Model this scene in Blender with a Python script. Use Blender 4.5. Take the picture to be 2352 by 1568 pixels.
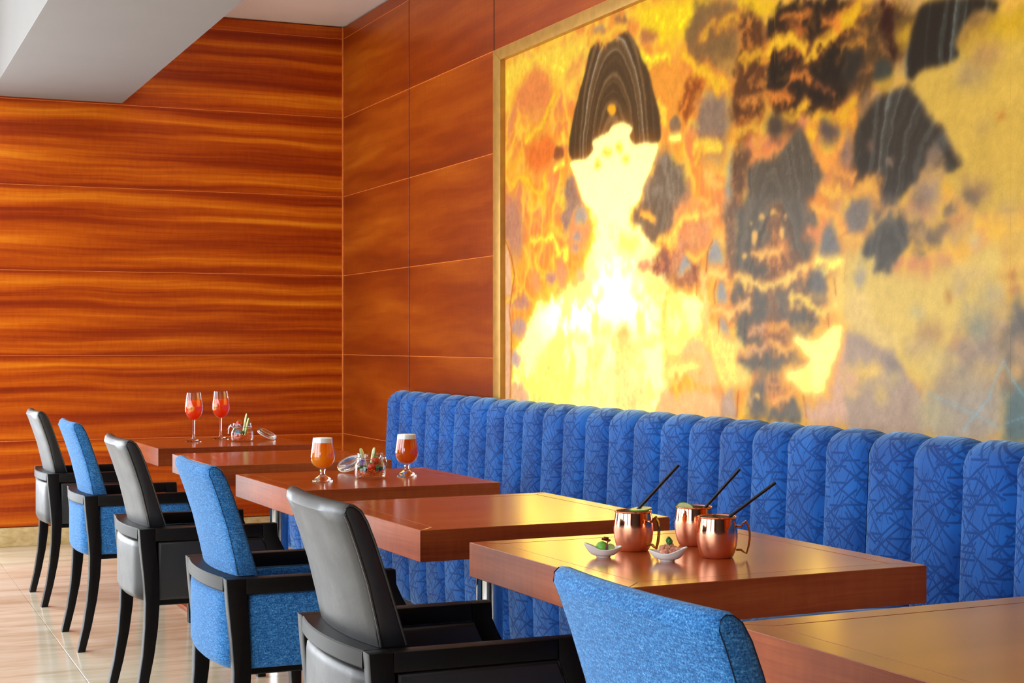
import bpy, bmesh, math, random
import numpy as np
from mathutils import Vector, Matrix

for o in list(bpy.data.objects):
    bpy.data.objects.remove(o, do_unlink=True)
scene = bpy.context.scene
COL = scene.collection
PI = math.pi

# ------------------------------------------------------------------ camera
FPX, HORIZ = 3580.0, 788.0
CAM = Vector((-2.97, -9.61, 1.20))
YAW = math.atan(1546 / FPX)
FW = Vector((math.sin(YAW), math.cos(YAW), 0))
RT = Vector((math.cos(YAW), -math.sin(YAW), 0))
cd = bpy.data.cameras.new('camera')
cam = bpy.data.objects.new('camera', cd)
COL.objects.link(cam)
cam.location = CAM
cam.rotation_euler = (PI / 2, 0, -YAW)
cd.sensor_width = 36.0
cd.lens = 36.0 * FPX / 2352
cd.shift_y = (HORIZ - 784) / 2352
cd.clip_start = 0.05
scene.camera = cam

def ray(px, py):
    return FW + RT * ((px - 1176) / FPX) + Vector((0, 0, (HORIZ - py) / FPX))
def on_z(px, py, z):
    r = ray(px, py)
    return CAM + r * ((z - CAM.z) / r.z)
def on_x(px, py, x):
    r = ray(px, py)
    return CAM + r * ((x - CAM.x) / r.x)
def at_depth(px, py, d):
    return CAM + ray(px, py) * d
def depth(p):
    return (p - CAM).dot(FW)

# ------------------------------------------------------------------ light
w = bpy.data.worlds.new('World'); scene.world = w
w.use_nodes = True
bgn = w.node_tree.nodes['Background']
bgn.inputs[0].default_value = (0.75, 0.87, 1.0, 1)
bgn.inputs[1].default_value = 1.0

def area(name, loc, rot, sx, sy, power, col):
    l = bpy.data.lights.new(name, 'AREA'); l.shape = 'RECTANGLE'
    l.size, l.size_y, l.energy, l.color = sx, sy, power, col
    o = bpy.data.objects.new(name, l); COL.objects.link(o)
    o.location = loc; o.rotation_euler = rot
    return o
DAY = (0.90, 0.95, 1.0)
WIN_Y = [-2.2, -4.9, -7.6, -10.3]             # centres of the side windows
for wy, pw_l in zip(WIN_Y, (82, 88, 84, 72)):   # daylight entering the tall windows on the aisle side
    area('daylight', (-6.42, wy, 1.4), (0, -PI / 2, 0), 1.9, 2.1, pw_l, DAY)
for wx in (-3.65, -5.45):                       # main daylight: the glazed end of the room beside the wood wall
    area('daylight', (wx, 0.01, 1.25), (-PI / 2, 0, 0), 1.7, 2.0, 125, DAY)
area('ceiling_fill_strip', (-1.35, -6.2, 2.84), (PI, 0, 0), 0.05, 11.6, 34, (1.0, 0.98, 0.96)).data.spread = math.radians(110)   # added unseen fill that brightens the recessed ceiling, behind the bulkhead
vs = scene.view_settings
vs.view_transform = 'Standard'; vs.look = 'None'; vs.gamma = 1.0
vs.use_curve_mapping = False
vs.exposure = 0.0

# ------------------------------------------------------------------ helpers
def lin(c):
    out = []
    for v in c[:3]:
        v = v / 255.0
        out.append(v / 12.92 if v <= 0.04045 else ((v + 0.055) / 1.055) ** 2.4)
    return tuple(out) + (1.0,)

def newmat(name):
    m = bpy.data.materials.new(name); m.use_nodes = True
    nt = m.node_tree
    return m, nt, nt.nodes['Principled BSDF']
def N(nt, t, **kw):
    n = nt.nodes.new(t)
    for k, v in kw.items():
        if k.startswith('i_'):
            key = k[2:]
            key = int(key) if key.isdigit() else key.replace('_', ' ')
            n.inputs[key].default_value = v
        else:
            setattr(n, k, v)
    return n
def L(nt, a, b):
    nt.links.new(a, b)
def ramp(nt, fac, stops, interp='LINEAR'):
    r = nt.nodes.new('ShaderNodeValToRGB')
    r.color_ramp.interpolation = interp
    els = r.color_ramp.elements
    while len(els) < len(stops):
        els.new(0.5)
    for e, (p, c) in zip(els, stops):
        e.position = p; e.color = c
    L(nt, fac, r.inputs[0])
    return r
def math_(nt, op, a, b=None):
    n = nt.nodes.new('ShaderNodeMath'); n.operation = op
    for i, v in enumerate((a, b)):
        if v is None: continue
        if isinstance(v, (int, float)): n.inputs[i].default_value = v
        else: L(nt, v, n.inputs[i])
    return n.outputs[0]
def bump(nt, bsdf, h, strength, dist=0.002):
    b = N(nt, 'ShaderNodeBump'); b.inputs['Strength'].default_value = strength
    b.inputs['Distance'].default_value = dist
    L(nt, h, b.inputs['Height']); L(nt, b.outputs[0], bsdf.inputs['Normal'])

def simple(name, rgb, rough=0.5, metal=0.0, spec=0.5, coat=0.0, trans=0.0, ior=1.45, vary=0.0, scale=40.0, bumps=0.0, sss=0.0):
    m, nt, b = newmat(name)
    b.inputs['Roughness'].default_value = rough
    b.inputs['Metallic'].default_value = metal
    b.inputs['Specular IOR Level'].default_value = spec
    b.inputs['Coat Weight'].default_value = coat
    b.inputs['Coat Roughness'].default_value = 0.1
    b.inputs['Transmission Weight'].default_value = trans
    b.inputs['IOR'].default_value = ior
    if sss:
        b.inputs['Subsurface Weight'].default_value = sss
        b.inputs['Subsurface Radius'].default_value = (0.006, 0.004, 0.003)
    tc = N(nt, 'ShaderNodeTexCoord')
    nz = N(nt, 'ShaderNodeTexNoise'); nz.inputs['Scale'].default_value = scale
    nz.inputs['Detail'].default_value = 4
    L(nt, tc.outputs['Object'], nz.inputs['Vector'])
    lo = lin([max(0, v * (1 - vary)) for v in rgb]); hi = lin([min(255, v * (1 + vary)) for v in rgb])
    r = ramp(nt, nz.outputs[0], [(0.3, lo), (0.7, hi)])
    L(nt, r.outputs[0], b.inputs['Base Color'])
    if bumps: bump(nt, b, nz.outputs[0], bumps)
    return m

def wood_mat(name, stops, axis, rows=None, stretch=(0.45, 9.0), rough=0.3, coat=0.3, fine=0.25, warp=0.035, local=False, flame=True):
    """figured veneer: grain runs along `axis`; the veneer repeats in each panel row"""
    m, nt, b = newmat(name)
    if local:
        src = N(nt, 'ShaderNodeTexCoord').outputs['Object']
    else:
        src = N(nt, 'ShaderNodeNewGeometry').outputs['Position']
    sx = N(nt, 'ShaderNodeSeparateXYZ'); L(nt, src, sx.inputs[0])
    a = sx.outputs[{'x': 0, 'y': 1}[axis]]
    c = sx.outputs[2]
    oth = sx.outputs[{'x': 1, 'y': 0}[axis]]
    if rows:
        c = math_(nt, 'ADD', c, -rows[0])
        row = math_(nt, 'FLOOR', math_(nt, 'DIVIDE', c, rows[1]))
        c = math_(nt, 'MODULO', math_(nt, 'ADD', c, rows[1] * 4), rows[1])
        third = math_(nt, 'MULTIPLY', row, 0.13)
    else:
        c = math_(nt, 'ADD', c, oth)
        ri = N(nt, 'ShaderNodeObjectInfo')
        third = math_(nt, 'MULTIPLY', ri.outputs['Random'], 17.0)
    # slow waviness of the figure
    cw = N(nt, 'ShaderNodeCombineXYZ'); L(nt, math_(nt, 'MULTIPLY', a, 1.5), cw.inputs[0])
    L(nt, math_(nt, 'MULTIPLY', c, 3.0), cw.inputs[1]); L(nt, third, cw.inputs[2])
    nw = N(nt, 'ShaderNodeTexNoise'); nw.inputs['Scale'].default_value = 1.0; nw.inputs['Detail'].default_value = 1.5
    L(nt, cw.outputs[0], nw.inputs['Vector'])
    c2 = math_(nt, 'ADD', c, math_(nt, 'MULTIPLY', math_(nt, 'SUBTRACT', nw.outputs[0], 0.5), warp * 2))
    cv = N(nt, 'ShaderNodeCombineXYZ')
    L(nt, math_(nt, 'MULTIPLY', a, stretch[0]), cv.inputs[0]); L(nt, math_(nt, 'MULTIPLY', c2, stretch[1]), cv.inputs[1]); L(nt, third, cv.inputs[2])
    n1 = N(nt, 'ShaderNodeTexNoise'); n1.inputs['Scale'].default_value = 1.0; n1.inputs['Detail'].default_value = 3.0; n1.inputs['Roughness'].default_value = 0.55
    L(nt, cv.outputs[0], n1.inputs['Vector'])
    cf = N(nt, 'ShaderNodeCombineXYZ')
    L(nt, math_(nt, 'MULTIPLY', a, 6.0), cf.inputs[0]); L(nt, math_(nt, 'MULTIPLY', c2, 190.0), cf.inputs[1]); L(nt, third, cf.inputs[2])
    n2 = N(nt, 'ShaderNodeTexNoise'); n2.inputs['Scale'].default_value = 1.0; n2.inputs['Detail'].default_value = 3.0
    L(nt, cf.outputs[0], n2.inputs['Vector'])
    f = math_(nt, 'ADD', n1.outputs[0], math_(nt, 'MULTIPLY', math_(nt, 'SUBTRACT', n2.outputs[0], 0.5), fine))
    if flame:                                   # cross figure, short ripples across the grain
        cr = N(nt, 'ShaderNodeCombineXYZ')
        L(nt, math_(nt, 'MULTIPLY', a, 60.0), cr.inputs[0]); L(nt, math_(nt, 'MULTIPLY', c2, 14.0), cr.inputs[1]); L(nt, third, cr.inputs[2])
        n3 = N(nt, 'ShaderNodeTexNoise'); n3.inputs['Scale'].default_value = 1.0; n3.inputs['Detail'].default_value = 2.0
        L(nt, cr.outputs[0], n3.inputs['Vector'])
        f = math_(nt, 'ADD', f, math_(nt, 'MULTIPLY', math_(nt, 'SUBTRACT', n3.outputs[0], 0.5), fine * 0.6))
    r = ramp(nt, f, [(p, lin(cc)) for p, cc in stops])
    L(nt, r.outputs[0], b.inputs['Base Color'])
    b.inputs['Roughness'].default_value = rough
    b.inputs['Coat Weight'].default_value = coat
    b.inputs['Coat Roughness'].default_value = 0.18
    b.inputs['Specular IOR Level'].default_value = (0.5 if coat > 0 else 0.22) if local else 0.3
    bump(nt, b, n2.outputs[0], 0.01 if local else 0.04, 0.001)
    return m

def link(name, me, mat, parent=None):
    o = bpy.data.objects.new(name, me)
    COL.objects.link(o)
    if mat is not None and not me.materials:
        me.materials.append(mat)
    if parent is not None: o.parent = parent
    return o
def finish(name, bm, mat, parent=None, smooth=True, ang=35):
    bmesh.ops.recalc_face_normals(bm, faces=bm.faces)
    me = bpy.data.meshes.new(name)
    bm.to_mesh(me); bm.free()
    if smooth:
        me.polygons.foreach_set('use_smooth', [True] * len(me.polygons))
        me.set_sharp_from_angle(angle=math.radians(ang))
    return link(name, me, mat, parent)
def tag(o, label, cat, group=None):
    o['label'] = label; o['category'] = cat
    if group: o['group'] = group
    return o
def thing(name, label, cat, loc=(0, 0, 0), rz=0.0, group=None):
    o = bpy.data.objects.new(name, None); COL.objects.link(o)
    o.empty_display_size = 0.1
    o.location = loc; o.rotation_euler = (0, 0, rz)
    return tag(o, label, cat, group)
def struct(o):
    o['kind'] = 'structure'; return o
def copy_tree(o, parent=None):
    c = o.copy(); COL.objects.link(c); c.parent = parent
    for ch in list(o.children):
        copy_tree(ch, c)
    return c

def box(bm, x0, x1, y0, y1, z0, z1, bev=0.0, seg=2):
    vs_ = [bm.verts.new((x, y, z)) for x in (x0, x1) for y in (y0, y1) for z in (z0, z1)]
    idx = [(0, 1, 3, 2), (4, 6, 7, 5), (0, 4, 5, 1), (2, 3, 7, 6), (0, 2, 6, 4), (1, 5, 7, 3)]
    fs = [bm.faces.new([vs_[i] for i in q]) for q in idx]
    if bev > 0:
        es = list({e for f in fs for e in f.edges})
        bmesh.ops.bevel(bm, geom=es, offset=bev, segments=seg, profile=0.5, affect='EDGES')
def boxo(name, b, mat, parent=None, bev=0.0, seg=2):
    bm = bmesh.new(); box(bm, *b, bev, seg)
    return finish(name, bm, mat, parent)
def prism(bm, poly, axis, t0, t1, bev=0.0, seg=2):
    """poly in the two other axes (in xyz order) extruded along axis"""
    def mk(p, t):
        if axis == 'y': return (p[0], t, p[1])
        if axis == 'x': return (t, p[0], p[1])
        return (p[0], p[1], t)
    a = [bm.verts.new(mk(p, t0)) for p in poly]; b = [bm.verts.new(mk(p, t1)) for p in poly]
    n = len(poly)
    fs = [bm.faces.new(a), bm.faces.new(b[::-1])]
    caps = list(fs)
    for i in range(n):
        fs.append(bm.faces.new((a[i], b[i], b[(i + 1) % n], a[(i + 1) % n])))
    bmesh.ops.recalc_face_normals(bm, faces=fs)
    if bev > 0:
        es = list({e for f in caps for e in f.edges})
        bmesh.ops.bevel(bm, geom=es, offset=bev, segments=seg, profile=0.5, affect='EDGES')
def lathe(bm, prof, n=40, cx=0, cy=0, cap0=True, cap1=True):
    rings = []
    for r, z in prof:
        if r < 1e-6:
            rings.append([bm.verts.new((cx, cy, z))])
        else:
            rings.append([bm.verts.new((cx + r * math.cos(2 * PI * i / n), cy + r * math.sin(2 * PI * i / n), z)) for i in range(n)])
    for a, b in zip(rings, rings[1:]):
        for i in range(n):
            j = (i + 1) % n
            q = []
            for v in (a[i % len(a)], a[j % len(a)], b[j % len(b)], b[i % len(b)]):
                if v not in q: q.append(v)
            if len(q) >= 3:
                try: bm.faces.new(q)
                except ValueError: pass
    if cap0 and len(rings[0]) > 1: bm.faces.new(rings[0][::-1])
    if cap1 and len(rings[-1]) > 1: bm.faces.new(rings[-1])
def tube(bm, pts, r, n=8, closed=False, cap=True, radii=None):
    pts = [Vector(p) for p in pts]
    m = len(pts); rings = []
    up = Vector((0, 0, 1))
    for i, p in enumerate(pts):
        if closed: t = (pts[(i + 1) % m] - pts[i - 1]).normalized()
        else: t = (pts[min(i + 1, m - 1)] - pts[max(i - 1, 0)]).normalized()
        a = t.cross(up)
        if a.length < 1e-3: a = t.cross(Vector((0, 1, 0)))
        a.normalize(); b = t.cross(a).normalized()
        rr = radii[i] if radii else r
        rings.append([bm.verts.new(p + a * (rr * math.cos(2 * PI * k / n)) + b * (rr * math.sin(2 * PI * k / n))) for k in range(n)])
    rng = range(m) if closed else range(m - 1)
    for i in rng:
        A, B = rings[i], rings[(i + 1) % m]
        for k in range(n):
            bm.faces.new((A[k], A[(k + 1) % n], B[(k + 1) % n], B[k]))
    if cap and not closed:
        bm.faces.new(rings[0][::-1]); bm.faces.new(rings[-1])
def blob(bm, c, r, sub=2, jit=0.0, seed=0, scale=(1, 1, 1)):
    rnd = random.Random(seed)
    g = bmesh.ops.create_icosphere(bm, subdivisions=sub, radius=r)
    ph = [rnd.uniform(0, 6) for _ in range(6)]
    for v in g['verts']:
        d = v.co.normalized()
        k = 1 + jit * (math.sin(5 * d.x + ph[0]) * math.sin(6 * d.y + ph[1]) + 0.6 * math.sin(11 * d.z + ph[2]) * math.sin(9 * d.x + ph[3]))
        v.co = Vector((v.co.x * k * scale[0] + c[0], v.co.y * k * scale[1] + c[1], v.co.z * k * scale[2] + c[2]))
def loft(bm, rows, closed_u=False, cap_ends=False):
    """rows: list of lists of points"""
    V = [[bm.verts.new(p) for p in r] for r in rows]
    for a, b in zip(V, V[1:]):
        n = len(a)
        for i in range(n if closed_u else n - 1):
            j = (i + 1) % n
            bm.faces.new((a[i], a[j], b[j], b[i]))
    if cap_ends:
        bm.faces.new(V[0][::-1]); bm.faces.new(V[-1])
    return V

# ------------------------------------------------------------------ materials
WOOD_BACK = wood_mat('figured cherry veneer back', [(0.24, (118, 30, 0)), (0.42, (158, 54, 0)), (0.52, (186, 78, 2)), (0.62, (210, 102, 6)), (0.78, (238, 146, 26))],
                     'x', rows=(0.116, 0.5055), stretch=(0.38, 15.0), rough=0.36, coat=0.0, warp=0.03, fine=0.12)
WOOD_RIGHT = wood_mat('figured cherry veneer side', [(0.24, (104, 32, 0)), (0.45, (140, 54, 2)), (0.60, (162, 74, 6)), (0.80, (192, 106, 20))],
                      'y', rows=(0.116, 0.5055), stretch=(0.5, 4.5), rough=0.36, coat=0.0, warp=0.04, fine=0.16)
WOOD_TABLE = wood_mat('cherry table veneer', [(0.25, (124, 50, 20)), (0.5, (154, 72, 30)), (0.75, (178, 94, 44))],
                      'x', stretch=(1.2, 9.0), rough=0.42, coat=0.0, warp=0.02, fine=0.3, local=True)
WOOD_TABLE_Y = wood_mat('cherry table veneer cross', [(0.25, (124, 50, 22)), (0.5, (156, 74, 34)), (0.75, (182, 96, 48))],
                        'y', stretch=(1.2, 9.0), rough=0.42, coat=0.0, warp=0.02, fine=0.3, local=True)
WOOD_TOP = wood_mat('cherry table top veneer', [(0.25, (128, 54, 22)), (0.5, (156, 74, 31)), (0.75, (178, 94, 44))],
                    'x', stretch=(0.8, 9.0), rough=0.2, coat=0.45, warp=0.02, fine=0.22, local=True, flame=False)
ESPRESSO = wood_mat('espresso stained beech', [(0.2, (6, 5, 5)), (0.8, (15, 11, 10))], 'x', stretch=(2, 30), rough=0.46, coat=0.0, fine=0.2, local=True, flame=False)
CHROME = simple('polished chrome', (215, 218, 222), rough=0.06, metal=1.0)
GOLD = simple('brushed brass', (188, 144, 68), rough=0.42, metal=0.5, vary=0.06, scale=18)
BRASS = simple('polished brass', (205, 165, 90), rough=0.12, metal=1.0)
PLASTER = simple('grey plaster', (202, 199, 197), rough=0.75, vary=0.01, scale=3)
PLASTER_D = simple('taupe wall paint', (120, 112, 104), rough=0.75, vary=0.02, scale=3)
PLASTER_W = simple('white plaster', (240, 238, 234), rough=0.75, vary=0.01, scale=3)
DARKGAP = simple('shadow gap lining', (24, 10, 6), rough=0.8)
JOINT_HI = simple('joint highlight backing', (206, 104, 40), rough=0.6)  # bright backing colour stands in for the highlight along panel joints
TRIM_SEAM_HI = simple('cherry trim and seam highlight', (226, 128, 58), rough=0.35, vary=0.06)  # wood of the corner strip; on the seams it paints their highlight

def leather_mat():
    m, nt, b = newmat('black leather')
    tc = N(nt, 'ShaderNodeTexCoord')
    v = N(nt, 'ShaderNodeTexVoronoi'); v.inputs['Scale'].default_value = 380
    L(nt, tc.outputs['Object'], v.inputs['Vector'])
    n = N(nt, 'ShaderNodeTexNoise'); n.inputs['Scale'].default_value = 9; n.inputs['Detail'].default_value = 6; n.inputs['Roughness'].default_value = 0.7
    L(nt, tc.outputs['Object'], n.inputs['Vector'])
    r = ramp(nt, n.outputs[0], [(0.3, lin((16, 16, 18))), (0.6, lin((24, 24, 27))), (0.8, lin((40, 41, 45)))])
    L(nt, r.outputs[0], b.inputs['Base Color'])
    rr = ramp(nt, n.outputs[0], [(0.3, (0.40,) * 3 + (1,)), (0.8, (0.56,) * 3 + (1,))])
    L(nt, rr.outputs[0], b.inputs['Roughness'])
    b.inputs['Specular IOR Level'].default_value = 0.7
    h = math_(nt, 'ADD', math_(nt, 'MULTIPLY', v.outputs[0], 0.3), n.outputs[0])
    bump(nt, b, h, 0.15, 0.002)
    return m
LEATHER = leather_mat()

def tweed_mat():
    m, nt, b = newmat('blue woven wool')
    tc = N(nt, 'ShaderNodeTexCoord')
    n = N(nt, 'ShaderNodeTexNoise'); n.inputs['Scale'].default_value = 330; n.inputs['Detail'].default_value = 3; n.inputs['Roughness'].default_value = 0.7
    L(nt, tc.outputs['Object'], n.inputs['Vector'])
    mp = N(nt, 'ShaderNodeMapping'); mp.inputs['Scale'].default_value = (60, 60, 420)
    L(nt, tc.outputs['Object'], mp.inputs['Vector'])
    n2 = N(nt, 'ShaderNodeTexNoise'); n2.inputs['Scale'].default_value = 1; n2.inputs['Detail'].default_value = 2
    L(nt, mp.outputs[0], n2.inputs['Vector'])
    f = math_(nt, 'ADD', math_(nt, 'MULTIPLY', n.outputs[0], 0.7), math_(nt, 'MULTIPLY', n2.outputs[0], 0.3))
    r = ramp(nt, f, [(0.34, lin((14, 56, 104))), (0.48, lin((36, 100, 166))), (0.58, lin((68, 140, 204))), (0.72, lin((142, 190, 232)))])
    L(nt, r.outputs[0], b.inputs['Base Color'])
    b.inputs['Roughness'].default_value = 0.9
    b.inputs['Specular IOR Level'].default_value = 0.15
    b.inputs['Sheen Weight'].default_value = 0.35
    b.inputs['Sheen Tint'].default_value = (0.6, 0.8, 1, 1)
    bump(nt, b, f, 0.5, 0.003)
    return m
TWEED = tweed_mat()

def velvet_mat():
    m, nt, b = newmat('blue cut velvet with straw pattern')
    geo = N(nt, 'ShaderNodeNewGeometry')
    sx = N(nt, 'ShaderNodeSeparateXYZ'); L(nt, geo.outputs['Position'], sx.inputs[0])
    v0 = math_(nt, 'SUBTRACT', sx.outputs[2], math_(nt, 'MULTIPLY', sx.outputs[0], 0.08))
    cv = N(nt, 'ShaderNodeCombineXYZ'); L(nt, sx.outputs[1], cv.inputs[0]); L(nt, v0, cv.inputs[1])
    acc = None
    for i, (deg, ln, wd, th, k) in enumerate([(-26, 5.5, 50, 0.22, 1.0), (36, 4.6, 48, 0.22, 1.0), (-46, 5, 50, 0.22, 0.9),
                                              (60, 5, 66, 0.2, 0.9), (-62, 5, 66, 0.2, 0.7), (84, 4.5, 95, 0.2, 0.5), (3, 9, 50, 0.2, 1.0)]):
        vr = N(nt, 'ShaderNodeVectorRotate'); vr.rotation_type = 'Z_AXIS'; vr.inputs['Angle'].default_value = math.radians(deg)
        L(nt, cv.outputs[0], vr.inputs['Vector'])
        mp = N(nt, 'ShaderNodeMapping'); mp.inputs['Scale'].default_value = (ln, wd * 0.42, 1); mp.inputs['Location'].default_value = (i * 3.7, i * 1.9, 0)
        L(nt, vr.outputs[0], mp.inputs['Vector'])
        vo = N(nt, 'ShaderNodeTexVoronoi'); vo.voronoi_dimensions = '2D'; vo.inputs['Scale'].default_value = 1
        vo.inputs['Randomness'].default_value = 1.0
        L(nt, mp.outputs[0], vo.inputs['Vector'])
        # needle = cell-centre distance squeezed across the grain
        sub = N(nt, 'ShaderNodeVectorMath'); sub.operation = 'SUBTRACT'
        L(nt, mp.outputs[0], sub.inputs[0]); L(nt, vo.outputs['Position'], sub.inputs[1])
        ss = N(nt, 'ShaderNodeSeparateXYZ'); L(nt, sub.outputs[0], ss.inputs[0])
        along = math_(nt, 'LESS_THAN', math_(nt, 'ABSOLUTE', ss.outputs[0]), 0.34)
        mr = N(nt, 'ShaderNodeMapRange'); mr.interpolation_type = 'SMOOTHSTEP'
        mr.inputs['From Min'].default_value = 0.04; mr.inputs['From Max'].default_value = 0.10
        mr.inputs['To Min'].default_value = k; mr.inputs['To Max'].default_value = 0.0
        L(nt, math_(nt, 'ABSOLUTE', ss.outputs[1]), mr.inputs['Value'])
        line = math_(nt, 'MULTIPLY', mr.outputs[0], along)
        acc = line if acc is None else math_(nt, 'MAXIMUM', acc, line)
    n = N(nt, 'ShaderNodeTexNoise'); n.inputs['Scale'].default_value = 5; n.inputs['Detail'].default_value = 4
    L(nt, geo.outputs['Position'], n.inputs['Vector'])
    base = ramp(nt, n.outputs[0], [(0.3, lin((0, 64, 146))), (0.7, lin((6, 98, 190)))])
    mix = N(nt, 'ShaderNodeMix'); mix.data_type = 'RGBA'
    L(nt, math_(nt, 'MULTIPLY', acc, 0.62), mix.inputs[0]); L(nt, base.outputs[0], mix.inputs[6]); mix.inputs[7].default_value = lin((0, 32, 98))
    L(nt, mix.outputs[2], b.inputs['Base Color'])
    b.inputs['Roughness'].default_value = 0.75
    b.inputs['Specular IOR Level'].default_value = 0.2
    L(nt, math_(nt, 'SUBTRACT', 0.85, math_(nt, 'MULTIPLY', acc, 0.5)), b.inputs['Sheen Weight'])
    b.inputs['Sheen Roughness'].default_value = 0.5
    b.inputs['Sheen Tint'].default_value = (0.42, 0.70, 1, 1)
    nf = N(nt, 'ShaderNodeTexNoise'); nf.inputs['Scale'].default_value = 500
    L(nt, geo.outputs['Position'], nf.inputs['Vector'])
    h = math_(nt, 'SUBTRACT', math_(nt, 'MULTIPLY', nf.outputs[0], 0.3), acc)
    bump(nt, b, h, 0.35, 0.002)
    return m
VELVET = velvet_mat()

def stone_mat(name, c0, c1, c2, rough, axis_scale):
    m, nt, b = newmat(name)
    geo = N(nt, 'ShaderNodeNewGeometry')
    mp = N(nt, 'ShaderNodeMapping'); mp.inputs['Scale'].default_value = axis_scale
    L(nt, geo.outputs['Position'], mp.inputs['Vector'])
    n = N(nt, 'ShaderNodeTexNoise'); n.inputs['Scale'].default_value = 1; n.inputs['Detail'].default_value = 7; n.inputs['Roughness'].default_value = 0.62
    n.inputs['Distortion'].default_value = 0.4
    L(nt, mp.outputs[0], n.inputs['Vector'])
    ri = N(nt, 'ShaderNodeObjectInfo')
    f = math_(nt, 'ADD', n.outputs[0], math_(nt, 'MULTIPLY', math_(nt, 'SUBTRACT', ri.outputs['Random'], 0.5), 0.08))
    r = ramp(nt, f, [(0.3, lin(c0)), (0.5, lin(c1)), (0.68, lin(c2))])
    L(nt, r.outputs[0], b.inputs['Base Color'])
    b.inputs['Roughness'].default_value = rough
    return m
TILE = stone_mat('polished travertine', (196, 178, 150), (222, 208, 184), (232, 225, 208), 0.14, (1.6, 9, 9))
SKIRT = stone_mat('honed limestone', (186, 158, 104), (208, 184, 130), (220, 202, 156), 0.4, (14, 14, 30))

# ------------------------------------------------------------------ room shell
LX, FY, CH = -6.5, -12.5, 3.23
grout = simple('grout', (178, 166, 142), rough=0.7)
floor = struct(boxo('floor', (LX, 0.3, FY, 0.3, -0.12, -0.006), grout))
tile_me = {}
xs = [0.0, -0.36, -1.26, -2.16, -3.06, -3.96, -4.86, -5.76, LX]
ys = [0.0, -0.93] + [-0.93 - 0.9 * k for k in range(1, 13)] + [FY]
for i in range(len(xs) - 1):
    for j in range(len(ys) - 1):
        wx, wy = xs[i] - xs[i + 1], ys[j] - ys[j + 1]
        key = (round(wx, 3), round(wy, 3))
        if key not in tile_me:
            bm = bmesh.new(); g = 0.0012
            box(bm, -wx + g, -g, -wy + g, -g, -0.02, 0.0, 0.0008, 1)
            me = bpy.data.meshes.new('floor_tile'); bm.to_mesh(me); bm.free(); me.materials.append(TILE)
            tile_me[key] = me
        t = link('floor_tile', tile_me[key], None, floor); t.location = (xs[i], ys[j], 0)
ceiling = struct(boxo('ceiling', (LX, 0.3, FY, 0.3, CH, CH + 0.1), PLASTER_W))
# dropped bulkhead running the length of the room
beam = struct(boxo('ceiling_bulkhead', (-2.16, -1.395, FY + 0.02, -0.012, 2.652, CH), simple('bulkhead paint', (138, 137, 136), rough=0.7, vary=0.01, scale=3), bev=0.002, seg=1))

struct(boxo('fill_ledge', (-1.394, -1.30, FY + 0.02, -0.012, 2.80, 2.825), PLASTER_W, bev=0.002, seg=1))   # unseen ledge added to carry the ceiling fill strip
PT = 0.022                                   # wood panel thickness
wall_back = struct(boxo('wall_back', (-2.62, 0.3, PT, PT + 0.15, -0.1, CH), JOINT_HI))
wall_right = struct(boxo('wall_right', (PT + 0.03, PT + 0.2, FY, PT, -0.1, CH), JOINT_HI))
rowz = [0.116 + 0.5055 * k for k in range(7)] + [CH - 0.008]
cols_b = [0.0, -2.6, -5.2, LX]
for k in range(7):
    for c in range(1):
        x1, x0 = cols_b[c], cols_b[c + 1]
        if c == 0: x1 = -0.006
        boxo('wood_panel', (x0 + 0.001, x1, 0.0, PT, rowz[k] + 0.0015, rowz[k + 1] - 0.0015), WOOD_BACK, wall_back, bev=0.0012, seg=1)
for k in range(1, 7):
    boxo('seam_highlight', (-2.6, -0.006, 0.0006, PT, rowz[k] - 0.0016, rowz[k] + 0.0016), TRIM_SEAM_HI, wall_back)  # lighter strips paint the light caught on the panel edges
boxo('plinth_stone', (-2.62, -0.02, -0.004, PT, 0.0, 0.112), SKIRT, wall_back, bev=0.003)
cols_r = [0.0, -1.258, -2.508, -3.758, -5.008, -6.258, -7.508, -8.758, -10.008, -11.258, FY]
FR_Y1, FR_Z1 = -7.52, 2.640                  # far (right) end and top of the brass frame
for k in range(7):
    for c in range(len(cols_r) - 1):
        y1, y0 = cols_r[c], cols_r[c + 1]
        if 2 <= c <= 5 and k < 5: continue      # the backlit stone stands here
        if c == 0: y1 = -0.006
        bm = bmesh.new()
        box(bm, 0.0, PT + 0.03, y0 + 0.006, y1 - (0.006 if c else 0), rowz[k] + 0.0015, rowz[k + 1] - 0.0015, 0.0010, 1)
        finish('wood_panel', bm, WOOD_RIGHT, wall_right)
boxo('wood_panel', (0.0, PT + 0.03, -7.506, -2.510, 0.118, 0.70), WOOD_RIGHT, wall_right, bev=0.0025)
for k in range(1, 7):
    for c in range(len(cols_r) - 1):
        if 2 <= c <= 5 and k < 5: continue
        boxo('seam_highlight', (0.0006, PT, cols_r[c + 1] + 0.006, cols_r[c] - 0.006, rowz[k] - 0.0016, rowz[k] + 0.0016), TRIM_SEAM_HI, wall_right)  # painted edge highlight for the side wall seams
boxo('plinth_stone', (-0.004, PT, FY, -0.02, 0.0, 0.112), SKIRT, wall_right, bev=0.003)
for c in range(1, len(cols_r) - 1):
    if not 3 <= c <= 5: boxo('shadow_gap', (0.003, PT + 0.03, cols_r[c] - 0.0059, cols_r[c] + 0.0059, 0.116, CH - 0.008), DARKGAP, wall_right)
boxo('corner_strip', (-0.0075, 0.004, -0.0075, 0.004, 0.114, CH - 0.004), TRIM_SEAM_HI, wall_back, bev=0.002)

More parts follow.
